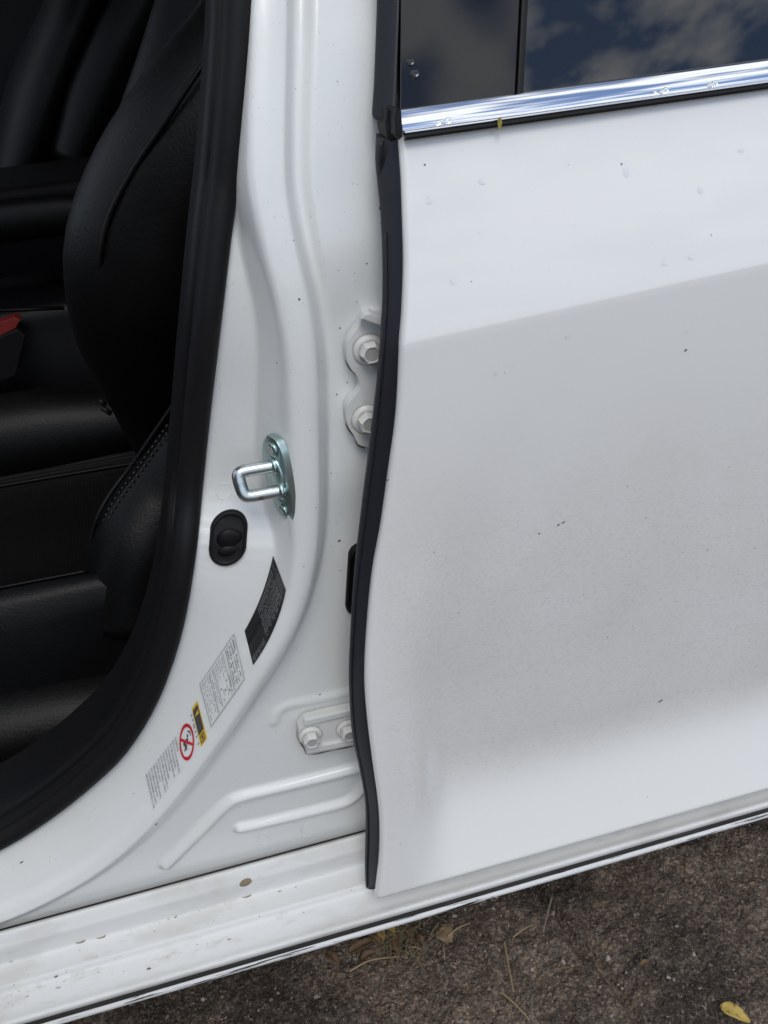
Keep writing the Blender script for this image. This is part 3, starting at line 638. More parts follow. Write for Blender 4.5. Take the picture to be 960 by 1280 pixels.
# --- stickers
class Patch:
    """a sticker laid on the jamb: corners in pixels, tl, tr, br, bl, with optional bowed long sides"""
    def __init__(s, tl, tr, br, bl, n=9, bowl=0.0, bowr=0.0):
        s.n = n; g = np.zeros((n, n, 3))
        for i in range(n):
            v = i / (n - 1); l = np.array(tl) + (np.array(bl) - tl) * v; r = np.array(tr) + (np.array(br) - tr) * v
            l = l + np.array([bowl * 4 * v * (1 - v), bowl * 2.2 * v * (1 - v)]); r = r + np.array([bowr * 4 * v * (1 - v), bowr * 2.2 * v * (1 - v)])
            for j in range(n):
                u = j / (n - 1); q = l + (r - l) * u; g[i, j] = on_body(q[0], q[1])
        s.g = g
    def at(s, u, v, off):
        n = s.n; a = min(max(v, 0), 1) * (n - 1); b = min(max(u, 0), 1) * (n - 1); i = min(int(a), n - 2); j = min(int(b), n - 2); fa, fb = a - i, b - j
        g = s.g; p = (g[i, j] * (1 - fa) * (1 - fb) + g[i + 1, j] * fa * (1 - fb) + g[i, j + 1] * (1 - fa) * fb + g[i + 1, j + 1] * fa * fb)
        return p - np.array([off * .35, off, -off * .1])
    def base(s, name, material, off=.0006, thick=.0002):
        V = s.g - np.array([off * .35, off, -off * .1]); return link(name, gridmesh(name, V), material, car)
    def quads(s, name, rects, material, parent, off=.0010):
        V = []; Fc = []
        for r_ in rects:
            if len(r_) == 4: u0, v0, u1, v1 = r_; pts = [(u0, v0), (u1, v0), (u1, v1), (u0, v1)]
            else: pts = r_[0]
            k = len(V); V += [s.at(u, v, off) for u, v in pts]; Fc.append(tuple(range(k, k + len(pts))))
        return link(name, mesh(name, V, Fc), material, parent, smooth=False)
def text_rows(u0, u1, v0, v1, rows, seed, fill=0.6, ragged=0.0, gap=0.25, cw=0.02, along='u'):
    """rows of letter-like strokes; text runs along u, rows stack along v"""
    rr = random.Random(seed); out = []
    for k in range(rows):
        a = v0 + (v1 - v0) * (k + 0.15) / rows; b = v0 + (v1 - v0) * (k + 0.15 + fill) / rows; u = u0; end = u1 - (u1 - u0) * ragged * rr.random()
        while u < end:
            for _ in range(rr.randint(2, 8)):
                if u > end: break
                t = rr.random(); w_ = cw * rr.uniform(.45, .85)
                h0 = a if t < .5 else a + (b - a) * .3
                if t < .35: out += [(u, h0, u + w_ * .4, b), (u + w_ * .4, b - (b - a) * .3, u + w_, b)]
                elif t < .7: out += [(u, h0, u + w_, h0 + (b - a) * .35), (u + w_ * .55, h0 + (b - a) * .35, u + w_, b)]
                else: out.append((u, h0 + (b - a) * .25, u + w_, b))
                u += cw
            u += cw * 1.1
    return out
# dark identification plate: text runs along the long side (u = across, v = down the length)
pk = Patch((341.5, 694), (357.5, 737), (316.5, 831), (306, 788), n=13, bowl=3.5, bowr=5.0)
ob = pk.base('placard_sticker', M_stk_black); ob['label'] = 'dark grey data plate sticker with fine light print'
tr_ = text_rows(0.06, 0.93, 0.14, 0.66, 15, 3, .5, .25, cw=.035)
pk.quads('print', tr_, M_inklight, ob)
pk.quads('print', text_rows(.05, .95, .04, .12, 2, 5, .5, .3, cw=.04), M_inkgrey, ob, .0010)
pk.quads('print', [(v, .70 + .27 * 0, v + .012, .97) for v in ()] or text_rows(.80, .97, .70, .98, 9, 8, .45, .5, cw=.05), M_inklight, ob)
# tyre information label
tk = Patch((293, 791), (306, 848), (264, 908), (250, 855), n=9)
ob = tk.base('tire_label_sticker', M_stk_white); ob['label'] = 'white label with rows of fine grey print and a table'
tk.quads('border', [(0, 0, 1, .010), (0, .99, 1, 1), (0, 0, .012, 1), (.988, 0, 1, 1)], M_inkgrey, ob)
tk.quads('print', text_rows(.06, .94, .03, .26, 4, 11, .62, .2, cw=.045), M_ink, ob)
tk.quads('print', [(.05, .27, .95, .282), (.05, .345, .95, .353), (.05, .62, .95, .63), (.05, .74, .95, .747)], M_inkgrey, ob)
tk.quads('print', text_rows(.06, .5, .37, .60, 5, 12, .5, .5, cw=.04), M_inkgrey, ob); tk.quads('print', text_rows(.55, .93, .30, .34, 1, 13, .7, .2, cw=.04), M_ink, ob)
tk.quads('print', [(.56, .40, .60, .42), (.70, .47, .75, .49), (.60, .55, .63, .575), (.80, .38, .84, .40), (.84, .55, .88, .565), (.66, .42, .90, .425), (.66, .52, .80, .525)], M_ink, ob)
tk.quads('print', text_rows(.06, .94, .64, .97, 7, 14, .5, .4, cw=.035), M_inkgrey, ob)
# yellow warning tag: u across, v along
yk = Patch((240, 885.6), (247, 875), (259, 922), (251.5, 933), n=7)
ob = yk.base('warning_sticker', M_stk_yellow); ob['label'] = 'small yellow warning tag with black panel and triangle'
bk = yk.quads('black_panel', [(.10, .07, .90, .72)], M_ink, ob)
yk.quads('warning_triangle', [([(.22, .24), (.80, .17), (.80, .28)],)], M_stk_yellow, ob, .0014)
yk.quads('print', text_rows(.22, .80, .33, .70, 7, 21, .45, .3, cw=.10), M_stk_yellow, ob, .0014)
yk.quads('print', [(.2, .76, .28, .95), (.2, .76, .8, .79), (.72, .76, .8, .95), (.2, .92, .8, .95), (.40, .81, .62, .89)], M_ink, ob, .0012)
# printed words beside the tag
wk = Patch((238.5, 893), (240.5, 890), (250, 929), (248, 932.5), n=5)
ob = wk.base('small_print_sticker', M_stk_clear); ob['label'] = 'thin line of dark letters beside the yellow tag'
wk.quads('print', [(.1, a, .9, a + .045) for a in np.linspace(.02, .92, 13) if random.random() > .2], M_inkgrey, ob)
# red prohibition roundel
rk = Patch((224.2, 905), (242.6, 901), (243.8, 947.5), (225.4, 951), n=7)
ob = empty('prohibition_sticker', (0, 0, 0), car); ob['label'] = 'round red no-child-seat sign with black pictogram'
cir = lambda r_, k=40: [(.5 + r_ * math.cos(t), .5 + r_ * math.sin(t)) for t in np.linspace(0, 2 * math.pi, k, endpoint=False)]
rk.quads('disc', [(cir(.5),)], M_stk_white, ob, .0007)
o1, o2 = cir(.5), cir(.40)
rk.quads('red_ring', [([o1[i], o1[(i + 1) % 40], o2[(i + 1) % 40], o2[i]],) for i in range(40)], M_stk_red, ob, .0013)
rk.quads('red_bar', [([(.09, .36), (.12, .45), (.92, .64), (.89, .55)],)], M_stk_red, ob, .0014)
rk.quads('pictogram', [([(.52, .30), (.60, .30), (.62, .36), (.55, .40), (.50, .36)],), ([(.44, .40), (.60, .42), (.58, .50), (.46, .48)],), ([(.26, .50), (.42, .52), (.44, .62), (.40, .74), (.32, .76), (.36, .62), (.26, .58)],), ([(.46, .54), (.52, .56), (.50, .74), (.44, .72)],), ([(.30, .78), (.46, .80), (.60, .68), (.62, .70), (.48, .84), (.30, .82)],), ([(.56, .20), (.72, .22), (.80, .34), (.76, .36), (.68, .26), (.56, .24)],)], M_ink, ob, .0011)
# block of small grey lines
gk = Patch((221, 918), (229.5, 960), (191, 1012), (181, 969), n=9)
ob = empty('text_block_sticker', (0, 0, 0), car); ob['label'] = 'transparent label with a block of small grey lines'
film = gk.base('film', M_stk_clear, .0003); film.parent = ob
rws = []; rr = random.Random(4)
for k in range(13):
    end = [.45, .95, .75, .9, .62, .8, .95, .98, .6, .97, .85, .93, 1.0][k]; v0 = .02 + k * .075; u = .02
    while u < end:
        wd = rr.uniform(.012, .03); hh_ = rr.choice((0, .008, .014)); rws.append((u, v0 + hh_, min(u + wd, 1), v0 + .042)); u += wd + rr.choice((.007, .009, .03))
gk.quads('print', rws, M_stk_grey, ob, .0009)

# --- small marks: weld spots, hole, specks
def sill_at(px, py):
    s2 = catmull(SEC, 200); o_ = np.argsort(s2[:, 1]); f = lambda X, Z: np.interp(Z, s2[o_, 1], s2[o_, 0]); return hit(px, py, f, -0.03, 0.09)
hole = sill_at(307, 1104)
hb = blob('drain_hole', hole + np.array([0, .0015, 0]), (.0068, .0035, .0042), M_rust, car, rz=-.2)
for px_, py_ in ((100, 1176), (126, 1170), (158, 1163), (193, 1154), (215, 1146), (244, 1139), (275, 1131), (308, 1119)):
    p = sill_at(px_, py_); a = np.linspace(.2, math.pi - .4, 10); r_ = .0048
    link('weld_mark', tube('weld_mark', np.stack([p[0] + r_ * np.cos(a), np.full(10, p[1] - .0006), p[2] - r_ * .6 * np.sin(a) + .001], 1), [.0001, .0003, .0006, .0007, .0007, .0006, .0006, .0004, .0003, .0001], 6), M_rust, car)
for wx, wy, wr in ((280, 614, 10), (384, 1038, 8), (330, 1048, 7), (268, 480, 8)):
    ring = np.array([on_body(wx + wr * math.cos(t), wy + wr * math.sin(t)) for t in np.linspace(0, 2 * math.pi, 30)])
    link('spot_weld_ring', tube('spot_weld_ring', ring + np.array([0, .0003, 0]), .0006, 6, caps=False), M_jamb, car)

def specks(name, pts, surf_hit, material, parent, seed, surf=None, m_=8):
    rr = random.Random(seed); V = []; Fc = []
    for (x, y, r_, asp, ang) in pts:
        c = surf_hit(x, y); k = len(V)
        for j in range(m_):
            t = 2 * math.pi * j / m_; q = r_ * rr.uniform(.6, 1.2); a = q * math.cos(t) * asp; b = q * math.sin(t)
            X, Z = a * math.cos(ang) - b * math.sin(ang), a * math.sin(ang) + b * math.cos(ang)
            p = c + np.array([X, 0, Z])
            if surf is not None: p[1] = float(surf(p[0], p[2]))
            V.append(p - np.array([0, .0002, 0]))
        V.append(c - np.array([0, .0003, 0])); Fc += [(k + j, k + (j + 1) % m_, k + m_) for j in range(m_)]
    return link(name, mesh(name, V, Fc), material, parent, kind='stuff', smooth=False)
on_door = lambda x, y: hit(x, y, door, -0.05, 0.1)
pts = [(531, 206, .0007, 1, 0), (777, 205, .0006, 1.4, .8), (857, 438, .0009, 1.4, 1), (698, 656, .0008, 1.8, .6), (674, 667, .0009, 1.3, .2), (704, 653, .0008, 2.2, .4), (826, 876, .0011, 2.2, .5), (589, 352, .0004, 1, 0), (631, 466, .0004, 1, 0), (784, 608, .0006, 1, 0), (845, 752, .0006, 1, 0), (800, 833, .0005, 1.2, 0), (484, 600, .0007, 1.6, 0), (500, 1055, .0005, 1.2, 0), (809, 996, .0006, 1, 0), (889, 294, .0005, 1, 0)]
rr = random.Random(9)
for k in range(190):
    x = 530 + 430 * rr.random(); y = 560 + 360 * rr.betavariate(2.2, 1.8); pts.append((x, y, .00014 + .0003 * rr.random() ** 4, rr.uniform(1, 3), rr.uniform(0, .6)))
for k in range(40): pts.append((rr.uniform(500, 955), rr.uniform(185, 560), .0002, 1, 0))
specks('dirt_specks', pts, on_door, M_speck, rdoor, 3, door)
pts = [(537, 250, .0023, 1, 0), (567, 352, .0023, 1, 0), (783, 215, .0024, 1, 0), (876, 237, .0025, 1, 0), (831, 329, .0024, 1, 0), (710, 420, .0024, 1, 0), (863, 322, .0018, 1.2, 0), (927, 187, .0020, 1.3, 0), (602, 227, .0018, 1.3, 0), (620, 466, .0018, 1, 0), (858, 414, .0015, 1.4, 0)]
specks('water_spots', pts, on_door, M_spot, rdoor, 5, door, 14)
pts = []
for k in range(45):
    x = rr.uniform(330, 470); y = rr.uniform(300, 960); pts.append((x, y, .0002 + .0003 * rr.random() ** 3, rr.uniform(1, 2), rr.uniform(0, 3)))
pts += [(374, 374, .0008, 1, 0), (424, 676, .0009, 2, .4), (425, 410, .0007, 1.2, 0), (425, 713, .0007, 1, 0), (434, 478, .0006, 1, 0), (421, 493, .0006, 1, 0), (402, 452, .0005, 1, 0), (400, 868, .0007, 2, .4), (27, 1078, .0010, 2.2, .6), (167, 992, .0006, 1, 0), (195, 1030, .0010, 1.5, .6)]
specks('dirt_specks', pts, on_body, M_speck, car, 4)
pts = []
for k in range(90):
    x = rr.uniform(5, 450); y0 = 1262 - x * .30; pts.append((x, y0 - rr.uniform(6, 60) * rr.random(), .0002 + .0006 * rr.random() ** 3, rr.uniform(1, 3), rr.uniform(-.2, .5)))
pts += [(186, 1211, .0022, 1, 0), (350, 1114, .0016, 1.2, 0), (287, 1174, .0016, 1.3, .3), (70, 1221, .0015, 2, .8)]
specks('dirt_specks', pts, sill_at, M_speck, car, 6)

# --- cabin around the seats
link('cabin_floor', box('cabin_floor', (-1.3, .10, .20), (1.0, 1.62, .24)), M_carpet, car, smooth=False)
link('far_door_trim', box('far_door_trim', (-1.3, 1.62, .20), (1.0, 1.68, 1.40), .01), M_plastic, car, smooth=False)
link('roof', box('roof', (-0.75, .20, 1.40), (1.0, 1.55, 1.44), .015), M_liner, car, smooth=False)
link('dashboard', box('dashboard', (-1.35, .14, .45), (-1.0, 1.62, .98), .05, 4), M_plastic, car)
link('rear_seat_back', box('rear_seat_back', (.85, .14, .3), (1.0, 1.62, 1.15), .05, 4), M_leather, car)
link('pillar_upper', box('pillar_upper', (-.03, .12, 1.22), (.09, .26, 1.42), .01), M_plastic, car, smooth=False)

# the opened front door, swung out ahead of the doorway
fd = empty('front_door', (-1.12, -.02, 0), car); fd.rotation_euler = (0, 0, R(-62)); fd['label'] = 'opened front door swung outwards'
link('door_skin', box('door_skin', (0, -.05, .28), (1.08, -.02, .98), .012, 3), M_door, fd)
link('door_trim', box('door_trim', (.01, -.02, .30), (1.07, .03, .97), .02, 3), M_plastic, fd)
link('window_pane', box('window_pane', (.05, -.010, .96), (1.02, -.006, 1.36)), M_glass, fd, smooth=False)
link('window_frame', box('window_frame', (1.02, -.02, .95), (1.06, .02, 1.40), .008), M_plastic, fd)
link('window_frame', box('window_frame', (.25, -.02, 1.36), (1.02, .02, 1.40), .008), M_plastic, fd)
# ---------------------------------------------------------------- seats
def sweep_ellipse(name, pts, ra, rb, up, seg=24):
    p = catmull3(pts, 30); k = np.linspace(0, 1, len(ra)); t = np.linspace(0, 1, 30); A_ = np.interp(t, k, ra); B_ = np.interp(t, k, rb)
    tg = np.gradient(p, axis=0); tg /= np.linalg.norm(tg, axis=1)[:, None]; V = []
    for i in range(30):
        u = np.array(up, float); u -= tg[i] * (u @ tg[i]); u /= np.linalg.norm(u); v = np.cross(tg[i], u); a = np.linspace(0, 2 * math.pi, seg, endpoint=False)
        V.append(p[i] + A_[i] * np.cos(a)[:, None] * u + B_[i] * np.sin(a)[:, None] * v)
    V = np.array(V).reshape(-1, 3); Fc = [(i * seg + j, i * seg + (j + 1) % seg, (i + 1) * seg + (j + 1) % seg, (i + 1) * seg + j) for i in range(29) for j in range(seg)]
    Fc += [tuple(range(seg))[::-1], tuple(29 * seg + j for j in range(seg))]
    return mesh(name, V, Fc)
def catmull3(pts, n):
    p = np.asarray(pts, float); L_ = np.r_[0, np.cumsum(np.linalg.norm(np.diff(p, axis=0), axis=1))]; pp = np.vstack([2 * p[0] - p[1], p, 2 * p[-1] - p[-2]]); out = []
    for d in np.linspace(0, L_[-1], n):
        i = min(max(int(np.searchsorted(L_, d, 'right')) - 1, 0), len(p) - 2); t = (d - L_[i]) / (L_[i + 1] - L_[i]); a, b, c, e = pp[i:i + 4]
        out.append(.5 * (2 * b + (c - a) * t + (2 * a - 5 * b + 4 * c - e) * t * t + (3 * b - a - 3 * c + e) * t ** 3))
    return np.array(out)
def make_seat():
    s = empty('car_seat', (-.3, .44, .24), car, label='black leather front seat with stitched side bolster, nearest the open doorway')
    def add(name, me, m, sm_=True):
        o = link(name, me, m, s, smooth=sm_); o.matrix_parent_inverse = Matrix.Translation((.3, -.44, -.24)); return o
    add('seat_base', box('seat_base', (-.72, .22, .26), (-.10, .66, .42), .03, 3), M_plastic)
    # cushion centre: gently dished
    xs = np.linspace(-.80, -.17, 30); ys = np.linspace(.30, .60, 24); X, Y = np.meshgrid(xs, ys)
    Z = .495 + .035 * ((Y - .45) / .15) ** 4 - .02 * (X + .2) * 0 + .012 * np.cos((X + .5) * 3)
    add('seat_cushion', gridmesh('seat_cushion', np.stack([X, Y, Z], -1)), M_perf)
    add('cushion_bolster', sweep_ellipse('cushion_bolster', [(-.16, .63, .55), (-.25, .63, .56), (-.45, .63, .56), (-.7, .63, .545), (-.82, .63, .51)], [.04, .058, .06, .06, .04], [.05, .055, .055, .055, .04], (0, 0, 1)), M_leather)
    add('cushion_bolster', sweep_ellipse('cushion_bolster', [(-.16, .265, .36), (-.25, .265, .37), (-.45, .265, .38), (-.7, .265, .37), (-.82, .265, .36)], [.05, .06, .06, .06, .04], [.05, .055, .055, .055, .04], (0, 0, 1)), M_leather)
    # backrest with side bolsters
    b0, b1 = np.array([-.13, .45, .50]), np.array([.06, .45, 1.16]); rows = []
    for t in np.linspace(0, 1, 24):
        c = b0 + (b1 - b0) * t; hw = .19 - .03 * t; row = []
        for a in np.linspace(0, 2 * math.pi, 32):
            x = math.copysign(abs(math.cos(a)) ** .5, math.cos(a)) * .055; y = math.copysign(abs(math.sin(a)) ** .5, math.sin(a)) * hw; row.append(c + np.array([x, y, 0]))
        rows.append(row)
    add('backrest', gridmesh('backrest', np.array(rows)), M_leather)
    nb = [P(225, 590, .50), P(208, 500, .46), P(186, 405, .39), P(186, 330, .35), P(212, 255, .34), P(262, 175, .33), P(325, 85, .33), P(360, 0, .34)]
    add('backrest_bolster', sweep_ellipse('backrest_bolster', nb, [.05, .06, .065, .068, .07, .07, .07, .06], [.035, .055, .066, .074, .076, .074, .07, .06], (0, -1, 0)), M_leather)
    fb = [np.array(q) + np.array([0, .30, 0]) for q in ([-.165, .32, .55], [-.165, .32, .70], [-.13, .31, .85], [-.06, .30, .97], [.02, .30, 1.1])]
    add('backrest_bolster', sweep_ellipse('backrest_bolster', fb, [.045] * 5, [.045] * 5, (0, -1, 0)), M_leather)
    # outer bolster below the seam, with piping and twin stitching
    seam = [(236, 476, .37), (223, 497, .37), (200, 532, .365), (167, 580, .36), (143, 612, .35), (127, 640, .34), (118, 668, .335), (115, 697, .33), (118, 740, .32)]
    sp_ = np.array([P(*q) for q in seam]); low = [q + np.array([.034, -.012, -.040]) for q in sp_]
    add('side_bolster', sweep_ellipse('side_bolster', low, [.040, .05, .052, .052, .05], [.045, .05, .052, .052, .05], (0, -1, 0)), M_leather)
    pc = catmull3(sp_, 80); add('seam_piping', tube('seam_piping', pc + np.array([-.002, -.012, .004]), .0022, 8), M_leather)
    V = []; Fc = []
    _d0 = np.array([-.034, .012, .040]) / .0538; _cd = np.array([0, -.85, .5])
    for row_, al in ((0, .42), (1, .66)):
        dd_ = _d0 + al * _cd; off_ = np.array([.034, -.012, -.040]) + dd_ / np.linalg.norm(dd_) * .0528
        for i in range(0, 79, 2):
            if row_ == 1 and i > 50: continue
            a, b = pc[i] + off_, pc[i] + (pc[i + 1] - pc[i]) * .85 + off_; me = tube('x', np.array([a, b]), .0012, 5); k = len(V); V += [v.co[:] for v in me.vertices]; Fc += [tuple(k + j for j in p.vertices) for p in me.polygons]; bpy.data.meshes.remove(me)
    o = add('stitching', mesh('stitching', V, Fc), M_thread); o['kind'] = 'stuff'
    for yy in (.33, .57):
        add('seam_piping', tube('seam_piping', [(x, yy, .4975 + .035 * ((yy - .45) / .15) ** 4 + .012 * math.cos((x + .5) * 3)) for x in np.linspace(-.8, -.17, 24)], .002, 6), M_leather)
    add('seam_piping', tube('seam_piping', catmull3([P(345, -40, .285), P(290, 30, .27), P(243, 97, .265), P(205, 155, .27), P(165, 215, .28), P(135, 275, .285), P(126, 330, .29), P(131, 400, .33), P(150, 480, .39)], 50), .0022, 8), M_leather)
    # front pleat seam across the cushion
    fp = np.array([P(a, b, y) for a, b, y in ((-60, 796, .33), (0, 785, .32), (60, 779, .31), (128, 775, .30))]); fc_ = catmull3(fp, 40)
    add('seam_piping', tube('seam_piping', fc_, .003, 8), M_leather)
    V = []; Fc = []
    for i in range(0, 39, 1):
        a, b = fc_[i] + np.array([0, -.008, -.003]), fc_[i] + (fc_[i + 1] - fc_[i]) * .6 + np.array([0, -.008, -.003]); me = tube('x', np.array([a, b]), .0012, 5); k = len(V); V += [v.co[:] for v in me.vertices]; Fc += [tuple(k + j for j in p.vertices) for p in me.polygons]; bpy.data.meshes.remove(me)
    o = add('stitching', mesh('stitching', V, Fc), M_thread); o['kind'] = 'stuff'
    sk = [(.302, .528), (.290, .530), (.279, .520), (.272, .495), (.268, .46), (.262, .42), (.255, .36), (.255, .30)]; xs = np.linspace(-.82, -.16, 30)
    add('cushion_skirt', gridmesh('cushion_skirt', np.array([[(x, y + .004 * math.sin(x * 21) * (k > 2), z + .012 * math.cos((x + .5) * 3)) for k, (y, z) in enumerate(sk)] for x in xs])), M_leather)
    return s
make_seat()
ps = empty('car_seat', (-.1, 1.2, .24), car, label='black leather seat on the far side beyond the console')
def addp(name, me, m):
    o = link(name, me, m, ps); o.matrix_parent_inverse = Matrix.Translation((.1, -1.2, -.24)); return o
addp('backrest', sweep_ellipse('backrest', [P(30, 230, 1.2), P(70, 110, 1.2), P(105, 20, 1.2), P(140, -90, 1.2)], [.22, .22, .21, .18], [.06, .07, .06, .05], (0, -1, 0)), M_leather)
addp('backrest_bolster', sweep_ellipse('backrest_bolster', [P(92, 200, 1.0), P(118, 130, 1.0), P(150, 60, 1.0), P(186, -10, 1.0), P(220, -90, 1.0)], [.05] * 5, [.035, .042, .042, .04, .03], (0, -1, 0)), M_leather)
addp('seat_cushion', box('seat_cushion', (-.75, .98, .30), (-.1, 1.45, .56), .06, 4), M_leather)
con = empty('center_console', (-.3, .82, .24), car, label='dark console with a padded armrest between the seats')
def addc(name, me, m):
    o = link(name, me, m, con); o.matrix_parent_inverse = Matrix.Translation((.3, -.82, -.24)); return o
addc('console_body', box('console_body', (-.8, .73, .25), (.1, .93, .70), .02, 3), M_plastic)
addc('armrest', sweep_ellipse('armrest', [P(-160, 300, .74), P(-60, 286, .74), P(30, 273, .74), P(110, 264, .74), P(150, 262, .74)], [.02] * 5, [.028, .028, .028, .027, .02], (0, -1, 0)), M_leather)
zt_ = P(60, 215, .85)[2]
addc('armrest_lid', box('armrest_lid', (-.6, .76, zt_ - .05), (.12, .96, zt_), .012, 3), M_brown)
addc('console_edge', tube('console_edge', [P(-30, 389, .70), P(30, 387, .70), P(80, 385, .70)], .0025, 8), M_leather)
bk = empty('seat_belt_buckle', tuple(P(8, 415, .68)), car, label='seat belt buckle with a red release button beside the console')
def addb(name, me, m, loc):
    o = link(name, me, m, bk, smooth=False); o.matrix_parent_inverse = Matrix.Translation(Vector(bk.location)).inverted(); return o
qb = [P(-30, 417, .68), P(0, 403, .68), P(18, 397, .68), P(25, 400, .68), P(20, 410, .68), P(0, 420, .68), P(-30, 434, .68)]
addb('release_button', extrude_poly('release_button', qb, .02, (0, -1, 0), .001), M_red, None)
qb = [P(-30, 434, .675), P(0, 421, .675), P(22, 411, .675), P(32, 420, .675), P(20, 470, .675), P(-30, 490, .675)]
addb('buckle_body', extrude_poly('buckle_body', qb, .03, (0, -1, 0), .002), M_plastic, None)
hb_ = empty('seat_lever', tuple(P(130, 505, .5)), car, label='small dark ribbed lever at the seat hinge')
for k, q in enumerate([((124, 500), (132, 506)), ((128, 510), (139, 517))]):
    o = link('lever_rib', tube('lever_rib', [P(*q[0], .40), P(*q[1], .40)], .003, 10), M_plastic, hb_); o.matrix_parent_inverse = Matrix.Translation(Vector(hb_.location)).inverted()

# ---------------------------------------------------------------- leaves, stems and drops
def leafmat(n, c, c2): m = mat(n, c, 0.7, bump=(200, .4, .001)); mixvar(m, 130, c2, .55, .65); return m
ML_y = leafmat('yellow_leaf', (.33, .21, .06), (.20, .12, .04)); ML_p = leafmat('pale_yellow_leaf', (.50, .37, .10), (.22, .13, .03)); ML_b = leafmat('brown_leaf', (.14, .085, .045), (.08, .055, .035)); ML_t = leafmat('tan_leaf', (.27, .20, .12), (.16, .11, .06))
def leaf(label, a, b, wd, m, z=.012, curl=.004, name='fallen_leaf', tip=1.0):
    p, q = G(a[0], a[1], z), G(b[0], b[1], z); d = q - p; ln = np.linalg.norm(d); d /= ln; sd_ = np.array([-d[1], d[0], 0]); rows = []
    for t in np.linspace(0, 1, 11):
        hw = wd * (math.sin(math.pi * min(t ** .8, 1)) ** .8) * (1 + .1 * math.sin(9 * t)) + .0003; c = p + d * ln * t + np.array([0, 0, curl * math.sin(math.pi * t)])
        rows.append([c + sd_ * hw * k + np.array([0, 0, curl * .9 * k * k]) for k in (-1, -.5, 0, .5, 1)])
    V = np.array(rows); loc = V.reshape(-1, 3).mean(0); o = link(name, gridmesh(name, V - loc), m, label=label, cat='leaf', group='leaves fallen on the asphalt'); o.location = tuple(loc)
    md = o.modifiers.new('thickness', 'SOLIDIFY'); md.thickness = .0005; return o
leaf('bright yellow leaf tucked under the sill edge', (421, 1172), (463, 1158), .011, ML_y, .02)
leaf('long brown curled leaf lying left of the dry grass tuft', (436, 1192), (470, 1175), .006, ML_b)
leaf('small brown leaf nearest the left end of the leaf litter', (408, 1192), (424, 1206), .005, ML_b)
leaf('short orange brown leaf standing right beside the yellow leaf', (472, 1157), (480, 1176), .005, ML_y, .015)
leaf('narrow brown leaf pointing down towards the long pale stem', (493, 1168), (499, 1196), .005, ML_b)
leaf('pale brown leaf slipping out below the sill above the grass tuft', (479, 1150), (493, 1166), .006, ML_y, .02)
leaf('dark brown leaf right of the narrow leaf', (508, 1158), (514, 1174), .004, ML_b)
leaf('square tan leaf with a thin stalk', (549, 1163), (565, 1178), .012, ML_t, .014)
leaf('slim pale yellow leaf near the lower right corner', (900, 1258), (937, 1279), .008, ML_p)
leaf('crumpled brown leaf under the sill right of the yellow leaf', (462, 1168), (476, 1182), .006, ML_b, .012)
leaf('dull brown leaf flat below the grass tuft', (452, 1200), (470, 1192), .005, ML_b, .010)
leaf('small reddish brown leaf beside the small straw', (520, 1172), (530, 1180), .004, ML_b, .012)
leaf('thin red brown leaf far out on the asphalt towards the right', (800, 1209), (812, 1204), .003, ML_b, .012)
M_stem = mat('dry_stem', (.30, .23, .12), .7); M_stem2 = mat('grey_stem', (.20, .17, .13), .8)
def stem(label, pts, r_, m=M_stem, z=.014):
    p = np.array([G(a, b, z) for a, b in pts]); p = catmull3(p, 14); p[:, 2] += .003 * np.sin(np.linspace(0, 3.1, 14)); loc = p.mean(0)
    o = link('dry_stem', tube('dry_stem', p - loc, np.linspace(r_, r_ * .5, 14), 6), m, label=label, cat='stem', group='dry stems on the asphalt'); o.location = tuple(loc)
stem('long pale curved stem below the brown leaves', [(437, 1214), (460, 1203), (480, 1199), (499, 1196)], .0013)
stem('straw stalk rising right from the square tan leaf', [(560, 1170), (572, 1162), (588, 1154)], .0013, z=.02)
stem('short straw stalk hanging below the square tan leaf', [(554, 1180), (556, 1200)], .0011)
stem('thin straw lying just above the square tan leaf', [(551, 1157), (567, 1157)], .0008)
stem('straw stem running steeply down right of centre', [(630, 1176), (636, 1210), (642, 1240)], .0013)
stem('straw stem at the bottom edge slanting right', [(625, 1239), (645, 1258), (662, 1275)], .0013)
stem('short upright stem at the bottom edge', [(664, 1246), (666, 1278)], .0011, M_stem2)
stem('short straw left of the dark crack', [(641, 1172), (668, 1155)], .0010)
stem('dark twig standing by the crack', [(690, 1120), (684, 1145), (679, 1166)], .0015, M_stem2)
stem('short brown twig between leaf litter and tan leaf', [(507, 1178), (516, 1196)], .0012, M_stem2)
stem('small straw right of the dark brown leaf', [(512, 1184), (526, 1187)], .0011)
stem('grey twig under the brown leaves', [(478, 1228), (484, 1215)], .0010, M_stem2)
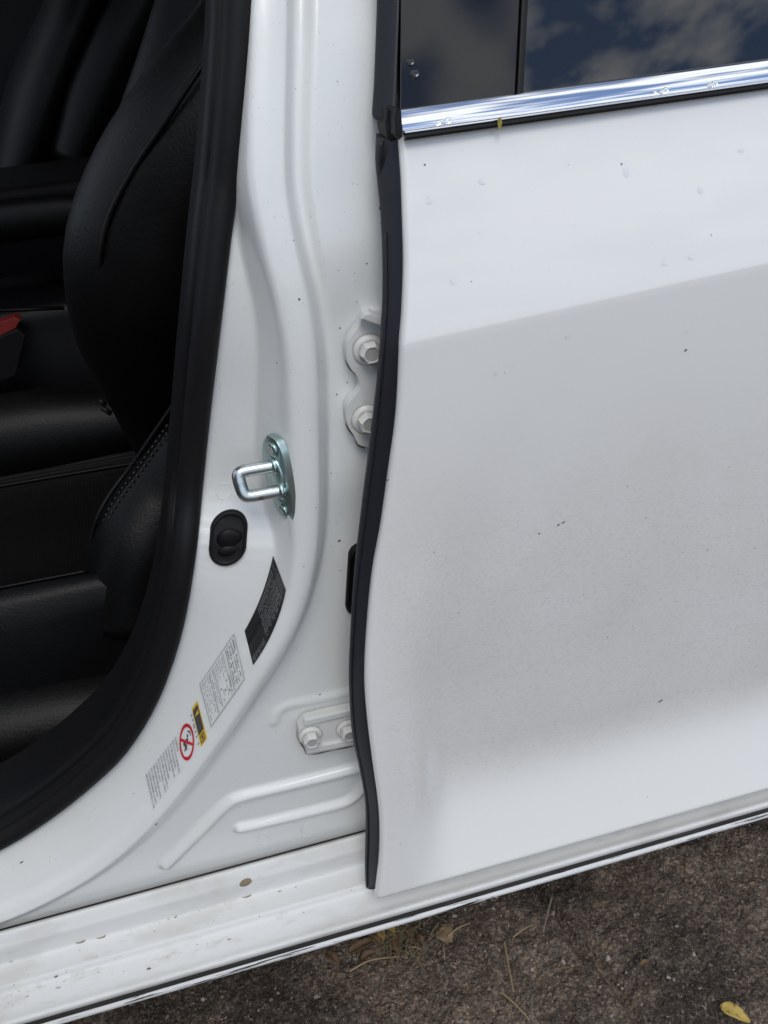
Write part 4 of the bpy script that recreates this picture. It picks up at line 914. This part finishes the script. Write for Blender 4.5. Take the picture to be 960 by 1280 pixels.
# tuft of dry grass
tf = []; Fc = []
for k in range(110):
    a = G(495 + rr.gauss(0, 24), 1168 + rr.gauss(0, 12), .010); ang = rr.uniform(0, 6.28); ln = rr.uniform(.015, .045)
    p = np.array([a, a + np.array([math.cos(ang) * ln * .5, math.sin(ang) * ln * .5, ln * .25]), a + np.array([math.cos(ang) * ln, math.sin(ang) * ln, ln * .12])])
    me = tube('x', p, [.0006, .0005, .0002], 4); n0 = len(tf); tf += [v.co[:] for v in me.vertices]; Fc += [tuple(n0 + j for j in q.vertices) for q in me.polygons]; bpy.data.meshes.remove(me)
link('dry_grass', mesh('dry_grass', tf, Fc), mat('dry_grass', (.20, .17, .09), .8), kind='stuff', label='tuft of thin dry grass among the brown leaves', cat='grass')
# water drops
def drop(label, c, r_):
    bm = bmesh.new(); bmesh.ops.create_icosphere(bm, subdivisions=3, radius=1)
    for v in bm.verts: v.co = Vector((v.co.x * r_[0], v.co.y * r_[1], v.co.z * r_[2] * (1.15 if v.co.z < 0 else .9)))
    me = bpy.data.meshes.new('water_drop'); bm.to_mesh(me); bm.free(); o = link('water_drop', me, M_drop, label=label, cat='water drop', group='water drops on the door trim'); o.location = tuple(c)
def chromeY(x): return .0335
for lb, px_, py_, r_ in (('larger of two drops near the front end of the chrome strip', 560, 150, .0030), ('smaller drop at the front end of the chrome strip', 548, 153, .0022), ('drop on the chrome strip about two thirds along', 832, 112, .0026), ('drop farthest right on the chrome strip', 893, 104, .0030), ('tiny drop just left of the drop two thirds along the strip', 819, 115, .0012)):
    drop(lb, P(px_, py_, .0330), (r_ * .75, .0013, r_ * .6))
for lb, px_, py_, r_ in (('upper of two dark drops on the gloss black cover', 511, 77, .0026), ('lower of two dark drops on the gloss black cover', 516, 92, .0032)):
    drop(lb, on_glass(px_, py_, .0035), (r_, .0015, r_ * .8))
lc = P(624, 154, .0275); V = [lc + np.array([x, -.0008 * (1 - abs(x) / .003), z]) for x, z in ((-.0010, .0030), (.0008, .0033), (.0015, .0007), (.0007, -.0030), (-.0008, -.0033), (-.0013, 0))]
o = link('leaf_fragment', mesh('leaf_fragment', np.array(V) - lc, [(0, 1, 2, 3, 4, 5)]), mat('greenish_leaf', (.30, .26, .05), .6), smooth=False, label='tiny yellow green leaf scrap stuck under the chrome strip', cat='leaf'); o.location = tuple(lc)
md = o.modifiers.new('thickness', 'SOLIDIFY'); md.thickness = .0006
